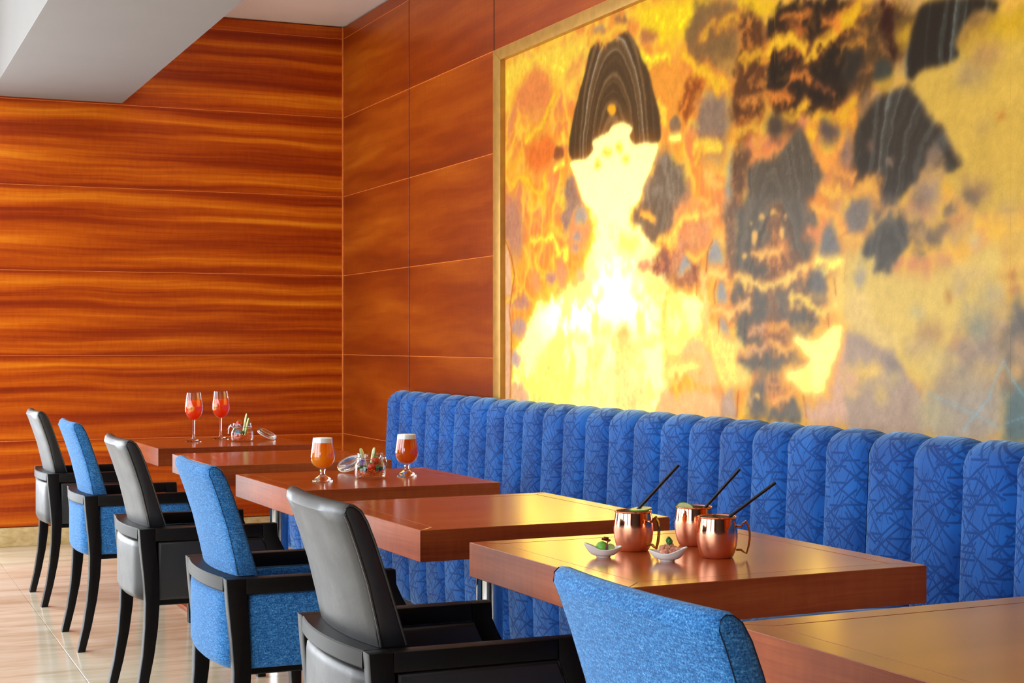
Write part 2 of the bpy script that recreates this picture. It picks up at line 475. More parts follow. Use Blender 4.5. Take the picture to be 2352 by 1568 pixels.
# aisle side: wall with four tall windows, and the wall behind the camera
def window_wall(name, along, fixed, centres, half, z0, z1, lo, hi, t=0.14):
    bm = bmesh.new()
    def bb(a0, a1, c0, c1):
        if along == 'y': box(bm, fixed - t, fixed, a0, a1, c0, c1)
        else: box(bm, a0, a1, fixed - t, fixed, c0, c1)
    bb(lo, hi, -0.1, z0); bb(lo, hi, z1, CH)
    edges = sorted(centres); prev = lo
    for c in edges:
        bb(prev, c - half, z0, z1); prev = c + half
    bb(prev, hi, z0, z1)
    return struct(finish(name, bm, PLASTER_D, smooth=False))
window_wall('wall_back_left', 'x', 0.16, (-3.65, -5.45), 0.86, 0.22, 2.28, LX - 0.1, -2.625)
window_wall('wall_left', 'y', LX, WIN_Y, 1.1, 0.35, 2.45, FY, 0.3)
struct(boxo('wall_front', (LX - 0.1, 0.2, FY - 0.14, FY, -0.1, CH), simple('dark stained panelling', (24, 16, 12), rough=0.6, vary=0.1)))
WINFR = simple('window frame paint', (70, 66, 62), rough=0.5)
wn = 1
for along, fixed, centres, z0, z1 in (('y', LX, WIN_Y, 0.35, 2.45), ('x', 0.16, (-3.65, -5.45), 0.22, 2.28)):
    hwn = 1.1 if along == 'y' else 0.86
    for c in centres:
        bm = bmesh.new()
        def fb(a0, a1, c0, c1):
            if along == 'y': box(bm, fixed - 0.09, fixed - 0.03, a0, a1, c0, c1)
            else: box(bm, a0, a1, fixed - 0.09, fixed - 0.03, c0, c1)
        fb(c - hwn, c - hwn + 0.06, z0, z1); fb(c + hwn - 0.06, c + hwn, z0, z1); fb(c - hwn + 0.06, c + hwn - 0.06, z0, z0 + 0.06); fb(c - hwn + 0.06, c + hwn - 0.06, z1 - 0.06, z1)
        fb(c - 0.03, c + 0.03, z0 + 0.06, z1 - 0.06)
        struct(finish('window_%d' % wn, bm, WINFR, smooth=False)); wn += 1

# ------------------------------------------------------------------ backlit onyx
ONX = 0.022
def crop(tagc, pts):
    ox, oy, s = {1: (1150, 0, 3.2659), 2: (1150, 460, 3.2659), 3: (1540, 0, 3.2659), 4: (1540, 460, 3.1366), 5: (1940, 0, 3.267), 6: (1940, 460, 2.903)}[tagc]
    return [(ox + x / s, oy + y / s) for x, y in pts]
def wallpt(p):
    q = on_x(p[0], p[1], ONX)
    return (q.y, q.z)
SEAMS = [-2.600, -3.800, -4.990, -6.180, -7.425]
OZ0, OZ1 = 0.72, 2.585

_rng = np.random.RandomState(11)
_perm = _rng.rand(256, 256)
def vnoise(x, y):
    xi = np.floor(x).astype(int); yi = np.floor(y).astype(int)
    fx = x - xi; fy = y - yi
    fx = fx * fx * (3 - 2 * fx); fy = fy * fy * (3 - 2 * fy)
    g = lambda a, b: _perm[a % 256, b % 256]
    return (g(xi, yi) * (1 - fx) + g(xi + 1, yi) * fx) * (1 - fy) + (g(xi, yi + 1) * (1 - fx) + g(xi + 1, yi + 1) * fx) * fy
def fbm(x, y, o=4, gain=0.5):
    s = 0; a = 1; t = 0
    for k in range(o):
        s = s + a * vnoise(x * 2 ** k + 17.3 * k, y * 2 ** k + 9.1 * k); t += a; a *= gain
    return s / t
def sstep(a, b, x):
    t = np.clip((x - a) / (b - a), 0, 1)
    return t * t * (3 - 2 * t)

STEP = 0.0055
ny = int((SEAMS[0] - SEAMS[4]) / STEP) + 1
nz = int((OZ1 - OZ0) / STEP) + 1
gy = np.linspace(SEAMS[0], SEAMS[4], ny); gz = np.linspace(OZ0, OZ1, nz)
Yg, Zg = np.meshgrid(gy, gz, indexing='ij')
# the slabs are book-matched: the stone's own noise mirrors at each seam
Ym = SEAMS[0] - Yg
per = 1.192
Ymir = np.abs(((Ym + per) % (2 * per)) - per)
n_c1 = fbm(Ymir * 5 + 3, Zg * 5 + 1, 3) - 0.5
n_c2 = fbm(Ymir * 5 + 40, Zg * 5 + 23, 3) - 0.5
n_f1 = fbm(Ymir * 26 + 8, Zg * 26 + 5, 4, 0.6) - 0.5
n_f2 = fbm(Ymir * 26 + 61, Zg * 26 + 37, 4, 0.6) - 0.5
n_s = fbm(Ymir * 70 + 8, Zg * 70 + 5, 3, 0.7) - 0.5
IMG = np.zeros(Yg.shape + (3,))
def setc(c): return np.array(c, float)
def polysdf(pts, A, B):
    P = np.array(pts); n = len(P)
    d = np.full(A.shape, 1e9); inside = np.zeros(A.shape, bool)
    for i in range(n):
        x0, y0 = P[i]; x1, y1 = P[(i + 1) % n]
        ex, ey = x1 - x0, y1 - y0
        t = np.clip(((A - x0) * ex + (B - y0) * ey) / (ex * ex + ey * ey + 1e-12), 0, 1)
        d = np.minimum(d, (A - x0 - t * ex) ** 2 + (B - y0 - t * ey) ** 2)
        c = (y0 > B) != (y1 > B)
        xx = x0 + (B - y0) * ex / (ey if abs(ey) > 1e-12 else 1e-12)
        inside ^= c & (A < xx)
    d = np.sqrt(d)
    return np.where(inside, -d, d)
def linesdf(pts, A, B):
    d = np.full(A.shape, 1e9)
    for (x0, y0), (x1, y1) in zip(pts, pts[1:]):
        ex, ey = x1 - x0, y1 - y0
        t = np.clip(((A - x0) * ex + (B - y0) * ey) / (ex * ex + ey * ey + 1e-12), 0, 1)
        d = np.minimum(d, (A - x0 - t * ex) ** 2 + (B - y0 - t * ey) ** 2)
    return np.sqrt(d)
def windowed(pts, pad):
    P = np.array(pts)
    i0 = np.searchsorted(-gy, -(P[:, 0].max() + pad)); i1 = np.searchsorted(-gy, -(P[:, 0].min() - pad))
    j0 = np.searchsorted(gz, P[:, 1].min() - pad); j1 = np.searchsorted(gz, P[:, 1].max() + pad)
    return slice(max(i0, 0), max(i1, 0)), slice(max(j0, 0), max(j1, 0))
def chaikin(P, it=2):
    for _ in range(it):
        Q = []
        for i in range(len(P)):
            a, b = P[i], P[(i + 1) % len(P)]
            Q += [(a[0] * .8 + b[0] * .2, a[1] * .8 + b[1] * .2), (a[0] * .2 + b[0] * .8, a[1] * .2 + b[1] * .8)]
        P = Q
    return P
def blend(sl, m, col, grain, foot=None):
    c = setc(col)[None, None, :] * (1 + min(grain, 0.3) * n_s[sl][..., None] + 0.5 * min(grain, 0.3) * n_f1[sl][..., None])
    if grain >= 0.5:                                 # granular stone: glowing flecks in a darker mass
        k = (sstep(0.02, 0.26, n_f2[sl] + 0.5 * n_s[sl] + 0.4 * n_f1[sl]) * min(1.0, grain * 0.8))[..., None]
        c = c * 0.78 * (1 - k) + (setc(col) * 0.35 + setc((250, 150, 50)) * 0.65 * min(1.0, 0.45 + sum(col) / 500.0)) * k
    if foot is not None:
        c = c * (1 - foot[..., None]) + setc((252, 178, 66)) * foot[..., None]
    IMG[sl] = IMG[sl] * (1 - m[..., None]) + c * m[..., None]
def paint(tc, pts, col, soft=0.02, wc=0.03, wf=0.03, a=1.0, grain=0.15, band=None, grow=0.0):
    pw = [wallpt(p) for p in chaikin(crop(tc, pts))]
    sl = windowed(pw, 0.12)
    if Yg[sl].size == 0: return
    A = Yg[sl] + n_c1[sl] * wc * 2 + n_f1[sl] * wf * 2
    B = Zg[sl] + n_c2[sl] * wc * 2 + n_f2[sl] * wf * 2
    d = polysdf(pw, A, B) - grow
    soft = soft * 1.7 if soft > 0.009 else soft
    m = (1 - sstep(-soft, soft, d)) * a
    if band is None:
        ft = None
        zs_ = [p[1] for p in pw]; ys_ = [p[0] for p in pw]
        if sum(col) < 500 and sum(col) > 250 and min(ys_) > -5.35 and grain < 0.5 and max(zs_) - min(zs_) < 0.5:
            tt = (B - min(zs_)) / (max(zs_) - min(zs_))
            ft = sstep(0.42, 0.02, tt) * 0.62
        blend(sl, m, col, grain, ft)
    else:
        (bx, by), ry, fr, c2, c3 = band
        cy, cz = wallpt(crop(tc, [(bx, by)])[0])
        rr = np.sqrt(((A - cy) / ry) ** 2 + (B - cz) ** 2) + 0.05 * n_c1[sl]
        s = fbm(rr * fr, rr * 0 + 3.3, 4, 0.75)
        k1 = sstep(0.45, 0.62, s)[..., None]; k2 = sstep(0.66, 0.74, s)[..., None]
        c = setc(col) * (1 - k1) + setc(c2) * k1
        c = c * (1 - k2) + setc(c3) * k2
        c = c * (1 + 0.12 * n_s[sl][..., None])
        IMG[sl] = IMG[sl] * (1 - m[..., None]) + c * m[..., None]
def stroke(tc, pts, wpx, col, soft=0.012, wc=0.02, wf=0.035, a=1.0, grain=0.15):
    pw = [wallpt(p) for p in crop(tc, pts)]
    s0 = {4: 3.1366, 6: 2.903}.get(tc, 3.266)
    ww = wpx / s0 / 2 * depth(on_x(*crop(tc, pts)[0], ONX)) / FPX
    sl = windowed(pw, 0.12 + ww)
    if Yg[sl].size == 0: return
    A = Yg[sl] + n_c1[sl] * wc * 2 + n_f1[sl] * wf * 2
    B = Zg[sl] + n_c2[sl] * wc * 2 + n_f2[sl] * wf * 2
    if len(pw) == 1: pw = pw * 2
    d0 = linesdf(pw, A, B)
    if wpx >= 26 and sum(col) > 420 and grain > 0:       # veins glow orange into the stone around them
        mh = (1 - sstep(-0.02, 0.035, d0 - ww * 1.5 * (0.7 + 1.4 * (n_f2[sl] + 0.25)))) * 0.5 * a
        blend(sl, mh, (226, 110, 34), 0.2)
    d = d0 - ww * 1.15 * (0.75 + 1.2 * (n_f2[sl] + 0.25))
    soft = soft * 1.6 if soft > 0.006 else soft
    m = (1 - sstep(-soft, soft, d)) * a
    blend(sl, m, col, grain)
def oval(tc, c, r, col, soft=0.012, wc=0.012, wf=0.02, a=1.0, grain=0.15):
    paint(tc, [(c[0] + r[0] * math.cos(t * PI / 8), c[1] + r[1] * math.sin(t * PI / 8)) for t in range(16)], col, soft, wc, wf, a, grain)

# ground colours across the stone; window haze is mixed into the right half
g_r = sstep(-4.6, -5.6, Yg)[..., None]
IMG[:] = setc((240, 138, 50)) * (1 - g_r) + setc((206, 160, 88)) * g_r
# honey-coloured cells, smoky at the crown and glowing at the foot, with bright veins between them
def worley(x, y):
    xi = np.floor(x).astype(int); yi = np.floor(y).astype(int)
    f1 = np.full(x.shape, 9.0); f2 = np.full(x.shape, 9.0); dyb = np.zeros(x.shape); rid = np.zeros(x.shape)
    for di in (-1, 0, 1):
        for dj in (-1, 0, 1):
            cx, cy = xi + di, yi + dj
            px = cx + 0.15 + 0.7 * _perm[cx % 256, cy % 256]; py = cy + 0.15 + 0.7 * _perm[(cx + 71) % 256, (cy + 37) % 256]
            d = np.hypot(x - px, y - py)
            nb = d < f1
            f2 = np.where(nb, f1, np.minimum(f2, d))
            dyb = np.where(nb, y - py, dyb); rid = np.where(nb, _perm[(cx + 13) % 256, (cy + 91) % 256], rid)
            f1 = np.where(nb, d, f1)
    return f1, f2, dyb, rid
for fx, fz, ph, amt in ((7.0, 4.2, 0, 1.0), (15.0, 9.0, 50, 0.36)):
    f1, f2, dyb, rid = worley(Ymir * fx + n_c1 * 1.6 + n_f1 * 0.3 + ph, Zg * fz + n_c2 * 1.6 + n_f2 * 0.3 + ph)
    edge = (np.exp(-((f2 - f1) / 0.17) ** 2) * amt * (1 - 0.45 * g_r[..., 0]))[..., None]
    crown = (sstep(-0.1, 0.45, dyb) * (0.25 + 0.6 * rid) * amt)[..., None]
    foot = (sstep(-0.05, -0.45, dyb) * 0.75 * amt)[..., None]
    IMG[:] = IMG * (1 - crown) + setc((226, 130, 84)) * crown
    IMG[:] = IMG * (1 - foot) + setc((250, 178, 40)) * foot
    IMG[:] = IMG * (1 - edge) + setc((255, 200, 62)) * edge

BR = (92, 66, 40); GY = (132, 116, 98)
# --- first slab and the bright hourglass
paint(1, [(20, 470), (690, 210), (640, 480), (560, 690), (480, 690), (380, 570), (250, 500), (150, 600), (20, 790)], (251, 206, 62), 0.03)
paint(1, [(100, 760), (250, 480), (370, 600), (400, 700), (330, 900), (230, 950), (100, 800)], (234, 134, 66), 0.03)
paint(1, [(470, 600), (640, 330), (610, 560), (480, 630)], (240, 160, 66), 0.015)
paint(1, [(180, 1100), (330, 960), (420, 1050), (400, 1300), (230, 1380)], (235, 116, 40), 0.03)
stroke(1, [(400, 700), (330, 880), (250, 980), (180, 1080)], 34, (255, 214, 44))
stroke(1, [(470, 980), (490, 1080)], 40, (255, 226, 70))
stroke(1, [(80, 1390), (150, 1340), (220, 1390), (320, 1460), (330, 1330)], 30, (255, 206, 40))
paint(1, [(980, 60), (1130, 0), (1700, -90), (1560, 60), (1420, 330), (1200, 440), (1100, 270), (1000, 130)], (252, 208, 14), 0.03)
paint(1, [(1060, 480), (1220, 430), (1400, 420), (1400, 1050), (1210, 1050), (1160, 760)], (242, 152, 48), 0.03)
stroke(1, [(1050, 420), (1130, 470), (1240, 420)], 70, (254, 220, 40))
stroke(1, [(1190, 760), (1230, 840), (1240, 930)], 50, (254, 214, 60))
oval(1, (1110, 280), (70, 60), (196, 120, 60))
paint(1, [(480, 1568), (480, 1420), (520, 1290), (600, 1450), (640, 1520), (640, 1568)], (160, 118, 96), 0.015)
paint(1, [(1010, 1568), (1100, 1330), (1200, 1110), (1290, 1180), (1400, 1300), (1400, 1568)], (128, 104, 80), 0.02, band=((1180, 1600), 0.4, 26, (150, 128, 104), (104, 84, 62)))
paint(1, [(820, 330), (880, 265), (950, 225), (1000, 290), (1060, 450), (1110, 520), (1150, 700), (1195, 850), (1208, 1070), (1090, 1090), (830, 1150), (650, 1215), (545, 1215), (505, 1150), (520, 1000), (570, 750), (620, 600), (680, 320)],
      (98, 68, 36), 0.007, 0.006, 0.006, band=((836, 1240), 0.52, 30, (134, 96, 56), (172, 158, 134)))
paint(1, [(690, 190), (780, 160), (790, 270), (690, 290)], (176, 138, 96), 0.01)
paint(1, [(830, 150), (950, 90), (960, 180), (880, 180)], (150, 104, 62), 0.01)
stroke(1, [(690, 300), (790, 290), (840, 230), (930, 210)], 60, (250, 196, 50))
oval(1, (832, 820), (34, 40), (252, 168, 24), 0.008, 0.003, 0.008)
oval(1, (1310, 950), (44, 84), (150, 116, 82), 0.006, 0.003, 0.004)
stroke(1, [(1270, 1040), (1345, 1030)], 50, (255, 236, 110), 0.01, 0.004, 0.008)
oval(1, (435, 1160), (42, 66), (160, 88, 44), 0.008, 0.004, 0.01)
stroke(1, [(405, 1270), (470, 1220)], 45, (255, 222, 70), 0.01, 0.004, 0.01)
# second band
paint(2, [(25, 0), (150, 0), (180, 300), (120, 560), (60, 330), (25, 280)], (198, 132, 100), 0.02)
paint(2, [(440, 130), (520, 0), (620, 0), (560, 60), (500, 200), (480, 340)], (166, 124, 102), 0.012)
paint(2, [(500, 230), (560, 60), (640, 20), (720, 220), (600, 420), (500, 370)], (230, 140, 84), 0.012)
paint(2, [(420, 450), (500, 430), (510, 680), (430, 740)], (232, 140, 90), 0.02)
paint(2, [(200, 620), (260, 440), (310, 620), (300, 740)], (238, 150, 84), 0.02)
stroke(2, [(230, 290), (390, 280), (450, 420), (510, 380)], 50, (255, 224, 66))
stroke(2, [(250, 430), (310, 580), (370, 540)], 34, (255, 216, 60))
HG = (255, 250, 150)
HALO = (252, 172, 46)
HGP = [(640, -20), (1020, -20), (970, 180), (1080, 230), (1200, 360), (1130, 450), (1200, 560), (1340, 690), (1560, 700), (1560, 1060), (1330, 1250), (1250, 1420), (1150, 1640), (200, 1640), (80, 1340), (130, 1060), (200, 930), (280, 780), (450, 740), (620, 600), (640, 450), (700, 330), (730, 200)]
paint(2, HGP, HALO, 0.035, 0.012, 0.06, 0.8, 0.1, None, 0.045)
paint(2, HGP, (255, 214, 70), 0.02, 0.012, 0.06, 0.9, 0.1, None, 0.02)
paint(1, [(505, 1205), (640, 1195), (700, 1130), (680, 1050), (800, 1000), (840, 935), (910, 905), (1000, 960), (960, 1020), (1000, 1085), (1090, 1070), (1202, 1075), (1100, 1330), (1010, 1580), (640, 1580), (560, 1340)], HG, 0.008, 0.004, 0.008, grain=0.04)
paint(2, HGP, HG, 0.02, 0.012, 0.05, grain=0.05)
paint(2, [(300, 830), (480, 760), (700, 640), (830, 420), (1000, 620), (1180, 800), (1100, 930), (860, 900), (640, 1010), (420, 1030), (300, 960)], (255, 253, 216), 0.06, 0.02, 0.05, 0.9, 0.03)
stroke(2, [(840, 230), (1000, 480), (1150, 880)], 60, (255, 253, 200), 0.03, 0.006, 0.02, 0.7)
for c, r, k in [((730, 1230), (22, 30), 1), ((800, 1140), (34, 26), 1), ((940, 1190), (26, 28), 1), ((885, 1110), (26, 40), 1)]:
    oval(1, c, r, (246, 184, 46), 0.012, 0.004, 0.012, 0.8)
paint(2, [(1040, -10), (1310, -10), (1290, 230), (1150, 320), (1090, 280), (1070, 220), (975, 165)], (124, 98, 72), 0.01, 0.01, 0.02, band=((1150, -60), 0.4, 26, (140, 116, 92), (104, 84, 62)))
stroke(2, [(1060, 100), (1130, 120)], 46, (254, 186, 60))
paint(2, [(1140, 430), (1240, 340), (1500, 330), (1500, 640), (1360, 700), (1220, 600), (1130, 480)], (196, 116, 92), 0.02, 0.01, 0.04, grain=0.5)
stroke(2, [(1200, 280), (1280, 300), (1339, 250)], 44, (255, 214, 80))
oval(2, (600, 115), (46, 72), (172, 152, 132)); oval(2, (570, 270), (32, 46), (176, 146, 126)); oval(2, (566, 360), (30, 34), (186, 140, 120))
oval(2, (380, 590), (40, 62), (196, 134, 110)); oval(2, (140, 775), (75, 60), (200, 136, 110)); oval(2, (132, 960), (55, 80), (196, 150, 130)); oval(2, (112, 1190), (40, 55), (206, 170, 154))
oval(2, (600, 560), (40, 60), (238, 176, 110)); oval(2, (560, 620), (26, 50), (242, 178, 80))
oval(2, (1080, 490), (50, 46), (206, 130, 90)); oval(2, (960, 320), (80, 46), (250, 204, 84), 0.03)
oval(2, (915, 1000), (58, 66), (247, 176, 96), 0.02); oval(2, (780, 980), (50, 60), (252, 204, 110), 0.03)
for x, y, rx, ry in [(960, 1120, 90, 60), (930, 1220, 60, 40), (1120, 1060, 70, 40), (880, 1090, 40, 60), (1040, 1250, 50, 34), (600, 1040, 50, 40), (720, 1140, 60, 50), (700, 1240, 50, 50)]:
    oval(2, (x, y), (rx, ry), (250, 190, 96), 0.025, 0.012, 0.04, 0.75)
paint(2, [(840, 1200), (930, 1260), (1150, 1420), (1060, 1640), (840, 1640)], (250, 190, 112), 0.03, 0.01, 0.02, 0.65)
paint(2, [(560, 1400), (700, 1330), (835, 1210), (835, 1640), (560, 1640)], (252, 212, 118), 0.03, 0.01, 0.02, 0.6)
paint(2, [(220, 1360), (300, 1130), (400, 1080), (500, 1250), (560, 1640), (200, 1640)], (253, 224, 112), 0.03, 0.01, 0.01)
paint(2, [(1140, 1640), (1220, 1380), (1300, 1450), (1360, 1640)], (248, 184, 118), 0.012, 0.006, 0.006)
paint(2, [(80, 1360), (200, 1370), (200, 1640), (80, 1640)], (240, 182, 132), 0.02)
paint(2, [(25, 300), (70, 420), (85, 600), (70, 850), (75, 1640), (25, 1640)], (234, 178, 132), 0.008, 0.004, 0.01)
stroke(2, [(30, 780), (100, 740), (150, 690)], 26, (255, 214, 60))
stroke(2, [(30, 290), (80, 420), (105, 560), (80, 720), (66, 830), (82, 1000), (72, 1480)], 9, (170, 74, 30), 0.004, 0.002, 0.004)
# --- second slab, upper clouds
paint(3, [(200, 0), (500, 0), (560, 100), (500, 300), (520, 520), (440, 640), (330, 480), (120, 440), (90, 330), (150, 110)], (146, 104, 56), 0.025, 0.02, 0.04)
paint(3, [(500, -20), (860, -20), (790, 50), (720, 110), (640, 100), (540, 80)], (238, 188, 16), 0.012)
paint(3, [(540, 90), (726, 110), (726, 760), (640, 1000), (520, 1110), (450, 950), (480, 600), (520, 300)], (150, 84, 34), 0.02, 0.01, 0.04, grain=0.9)
paint(3, [(726, 120), (860, -10), (1500, -10), (1500, 780), (1339, 800), (1100, 900), (1020, 850), (930, 900), (820, 900), (726, 760)], (64, 42, 22), 0.012, 0.01, 0.03, grain=0.7)
paint(3, [(190, 900), (270, 640), (430, 700), (470, 900), (440, 1060), (400, 1250), (250, 1260), (190, 1060)], (152, 120, 96), 0.03)
paint(3, [(70, 800), (130, 540), (270, 560), (220, 700), (110, 980)], (220, 108, 30), 0.02, 0.02, 0.04, grain=1.0)
FL = (251, 190, 34); FO = (240, 138, 44)
stroke(3, [(90, 400), (200, 500), (280, 520), (330, 590), (420, 640)], 70, FL); stroke(3, [(230, 280), (340, 190)], 36, (226, 166, 40)); stroke(3, [(390, 210), (510, 130)], 50, (226, 168, 30))
stroke(3, [(540, 460), (690, 400), (726, 350)], 66, (226, 160, 30)); stroke(3, [(480, 1020), (560, 1000), (640, 960)], 60, (232, 168, 50)); stroke(3, [(560, 800), (726, 740)], 40, (224, 136, 50))
stroke(3, [(730, 370), (800, 290), (930, 310), (1010, 370)], 66, FL); stroke(3, [(1050, 470), (1110, 340), (1230, 260), (1260, 160), (1400, 70)], 60, FL); stroke(3, [(1150, 150), (1240, 160)], 40, FO)
stroke(3, [(740, 720), (900, 760)], 44, FO); stroke(3, [(830, 890), (960, 900), (1020, 780)], 46, FL); stroke(3, [(1100, 905), (1200, 870), (1339, 830)], 56, FL)
stroke(3, [(850, 120), (950, 150), (1020, 110)], 30, FO); stroke(3, [(900, 210), (1040, 280)], 26, (214, 110, 36)); stroke(3, [(930, 560), (1040, 600)], 34, FO); stroke(3, [(880, 700), (930, 610)], 26, FO); stroke(3, [(1100, 660), (1220, 700)], 34, (186, 100, 50)); stroke(3, [(880, 440), (960, 400)], 26, (206, 100, 36))
stroke(3, [(640, 1170), (730, 1180), (820, 1130), (950, 1020)], 44, (244, 152, 74))
stroke(3, [(190, 1095), (390, 1075)], 56, (254, 212, 64)); stroke(3, [(190, 1230), (230, 1140)], 46, (254, 190, 54)); stroke(3, [(270, 1270), (370, 1400)], 50, (246, 186, 84)); stroke(3, [(200, 1500), (290, 1480)], 50, (252, 186, 70))
paint(3, [(400, 1600), (430, 1250), (470, 1150), (480, 1300), (450, 1600)], (150, 144, 132), 0.02)
oval(3, (780, 960), (70, 110), (96, 76, 60), 0.02); oval(3, (900, 960), (60, 50), (110, 74, 56), 0.02)
paint(3, [(450, 1600), (470, 1200), (520, 1090), (640, 1170), (580, 1300), (560, 1600)], (158, 108, 72), 0.015, grain=0.5)
CB = ((760, 2300), 0.25, 24, (124, 108, 88), (92, 78, 62))
paint(3, [(560, 1250), (740, 1190), (820, 1140), (960, 960), (1010, 960), (1060, 1150), (1180, 1270), (1100, 1400), (1040, 1600), (560, 1600), (580, 1400)], (106, 90, 72), 0.012, 0.008, 0.02, band=CB)
oval(3, (1190, 980), (80, 90), (112, 88, 78), 0.02); oval(3, (1310, 1120), (50, 80), (124, 104, 98), 0.02); oval(3, (1250, 1340), (30, 30), (120, 106, 100), 0.02)
stroke(3, [(1040, 1010), (1100, 1000)], 40, FL); stroke(3, [(1100, 1130), (1180, 1240), (1250, 1150), (1270, 1050)], 40, (252, 164, 60)); stroke(3, [(1140, 1420), (1270, 1420)], 66, (253, 186, 60)); stroke(3, [(1220, 1330), (1400, 1270)], 34, (252, 180, 60)); stroke(3, [(1060, 1530), (1160, 1540)], 56, FO)
# --- second slab, lower
paint(4, [(0, 0), (240, 0), (330, 200), (260, 350), (100, 420), (0, 660)], (222, 142, 92), 0.03, grain=0.3, a=0.7)
stroke(4, [(0, 290), (60, 200), (110, 120), (190, 130)], 60, (255, 212, 80)); stroke(4, [(250, 80), (330, 70)], 60, (252, 190, 80)); stroke(4, [(120, 410), (240, 400), (330, 210)], 44, (254, 196, 64)); stroke(4, [(340, 250), (390, 290)], 40, (250, 196, 84))
paint(4, [(60, 480), (90, 400), (150, 480), (155, 545), (60, 545)], (156, 150, 144), 0.01)
paint(4, [(385, 0), (470, 0), (470, 560), (400, 560)], (168, 122, 92), 0.02, grain=0.5)
paint(4, [(470, -20), (1020, -20), (1060, 200), (1020, 400), (960, 470), (700, 640), (450, 560), (460, 300)], (106, 92, 74), 0.015, 0.01, 0.03, band=CB)
paint(4, [(440, 570), (700, 640), (1000, 560), (1080, 480), (1120, 700), (1010, 980), (700, 1080), (500, 1040), (440, 900)], (108, 98, 84), 0.015, 0.01, 0.04, band=CB)
paint(4, [(480, 1110), (720, 1060), (950, 1090), (980, 1170), (700, 1240), (600, 1230), (480, 1190)], (110, 102, 88), 0.015, 0.01, 0.03, band=CB)
paint(4, [(540, 1640), (600, 1300), (700, 1230), (705, 1640)], (116, 106, 94), 0.02)
paint(4, [(705, 1460), (940, 1390), (960, 1640), (705, 1640)], (122, 112, 100), 0.015)
paint(4, [(705, 1230), (800, 1240), (900, 1360), (800, 1440), (705, 1440)], (214, 150, 104), 0.02, grain=0.8)
paint(4, [(705, 60), (790, 60), (830, 200), (900, 350), (960, 450), (830, 560), (705, 620)], (206, 120, 58), 0.03, 0.02, 0.07, 0.75, grain=1.2)
paint(4, [(705, 700), (760, 760), (760, 880), (860, 920), (860, 1040), (705, 1060)], (214, 124, 62), 0.03, 0.02, 0.07, 0.7, grain=1.2)
stroke(4, [(470, 560), (600, 620), (740, 640), (850, 570), (970, 500)], 44, (255, 214, 96)); stroke(4, [(610, 390), (700, 370), (800, 360)], 44, (253, 190, 80)); stroke(4, [(1050, 450), (1150, 440), (1230, 440)], 96, (255, 226, 96))
stroke(4, [(860, 720), (980, 720), (1010, 790), (1200, 790)], 46, (255, 216, 84)); stroke(4, [(420, 790), (550, 750)], 44, (246, 188, 100)); stroke(4, [(580, 945), (690, 920)], 30, (232, 168, 112)); stroke(4, [(720, 910), (850, 910)], 32, (253, 176, 66)); stroke(4, [(720, 1030), (800, 1080), (930, 1050)], 40, (253, 190, 80)); stroke(4, [(540, 1080), (640, 1090), (680, 1030)], 26, (232, 176, 120)); stroke(4, [(740, 1430), (810, 1430), (890, 1370)], 40, (252, 180, 90)); stroke(4, [(560, 1400), (610, 1420)], 24, (220, 170, 120))
stroke(4, [(1030, 40), (1100, 60), (1150, 120), (1220, 200)], 56, (253, 180, 60)); stroke(4, [(980, 230), (1060, 260), (1100, 160)], 40, (240, 140, 70))
for c, r in [((607, 270), (24, 46)), ((535, 395), (20, 20)), ((800, 235), (18, 42)), ((660, 125), (20, 22)), ((830, 120), (12, 14)), ((630, 1410), (18, 24)), ((585, 165), (10, 12)), ((745, 90), (26, 22))]:
    oval(4, c, r, (252, 188, 84), 0.008, 0.004, 0.012, 0.9)
paint(4, [(260, 500), (280, 330), (320, 260), (370, 350), (390, 490)], (158, 150, 144), 0.012, 0.004, 0.01)
paint(4, [(330, 760), (340, 600), (385, 560), (415, 770)], (158, 152, 146), 0.012, 0.004, 0.01)
paint(4, [(355, 960), (350, 850), (400, 850), (430, 990)], (170, 154, 140), 0.015, 0.004, 0.01)
paint(4, [(1060, 390), (1090, 230), (1140, 140), (1200, 230), (1230, 385), (1140, 395)], (128, 120, 114), 0.014, 0.004, 0.012)
paint(4, [(-20, 670), (190, 690), (250, 740), (240, 930), (150, 980), (60, 1080), (-20, 1100)], HALO, 0.03, 0.01, 0.05, 0.7, 0.1, None, 0.04)
paint(4, [(-20, 670), (190, 690), (250, 740), (240, 930), (150, 980), (60, 1080), (-20, 1100)], (255, 246, 140), 0.015, 0.01, 0.02, grain=0.05)
stroke(4, [(250, 520), (380, 530)], 56, (253, 208, 100)); stroke(4, [(310, 800), (430, 810)], 50, (251, 206, 104)); stroke(4, [(230, 560), (260, 900)], 60, (252, 214, 120), a=0.8)
paint(4, [(240, 950), (300, 880), (400, 1000), (500, 990), (530, 1050), (440, 1150), (600, 1240), (520, 1360), (350, 1340), (300, 1150)], (251, 214, 100), 0.015, 0.006, 0.015, grain=0.06)
paint(4, [(60, 1200), (100, 1030), (180, 990), (260, 1060), (330, 1250), (340, 1350), (200, 1340)], (249, 192, 116), 0.012, 0.006, 0.01)
stroke(4, [(0, 1230), (120, 1200), (200, 1210)], 90, (255, 230, 120), 0.03)
paint(4, [(-20, 1400), (350, 1380), (380, 1640), (-20, 1640)], (247, 186, 118), 0.02)
paint(4, [(370, 1390), (480, 1380), (480, 1640), (370, 1640)], (196, 158, 132), 0.015)
paint(4, [(1160, 560), (1286, 400), (1350, 600), (1350, 920), (1200, 880), (1130, 800)], (252, 206, 92), 0.02)
paint(4, [(1010, 700), (1020, 540), (1080, 490), (1120, 560), (1110, 720)], (122, 112, 104), 0.015, 0.004, 0.012)
paint(4, [(1100, 1410), (1190, 1100), (1286, 930), (1400, 980), (1400, 1410)], (216, 166, 138), 0.014, 0.006, 0.01)
paint(4, [(960, 1400), (1400, 1410), (1400, 1640), (980, 1640)], (216, 168, 138), 0.02)
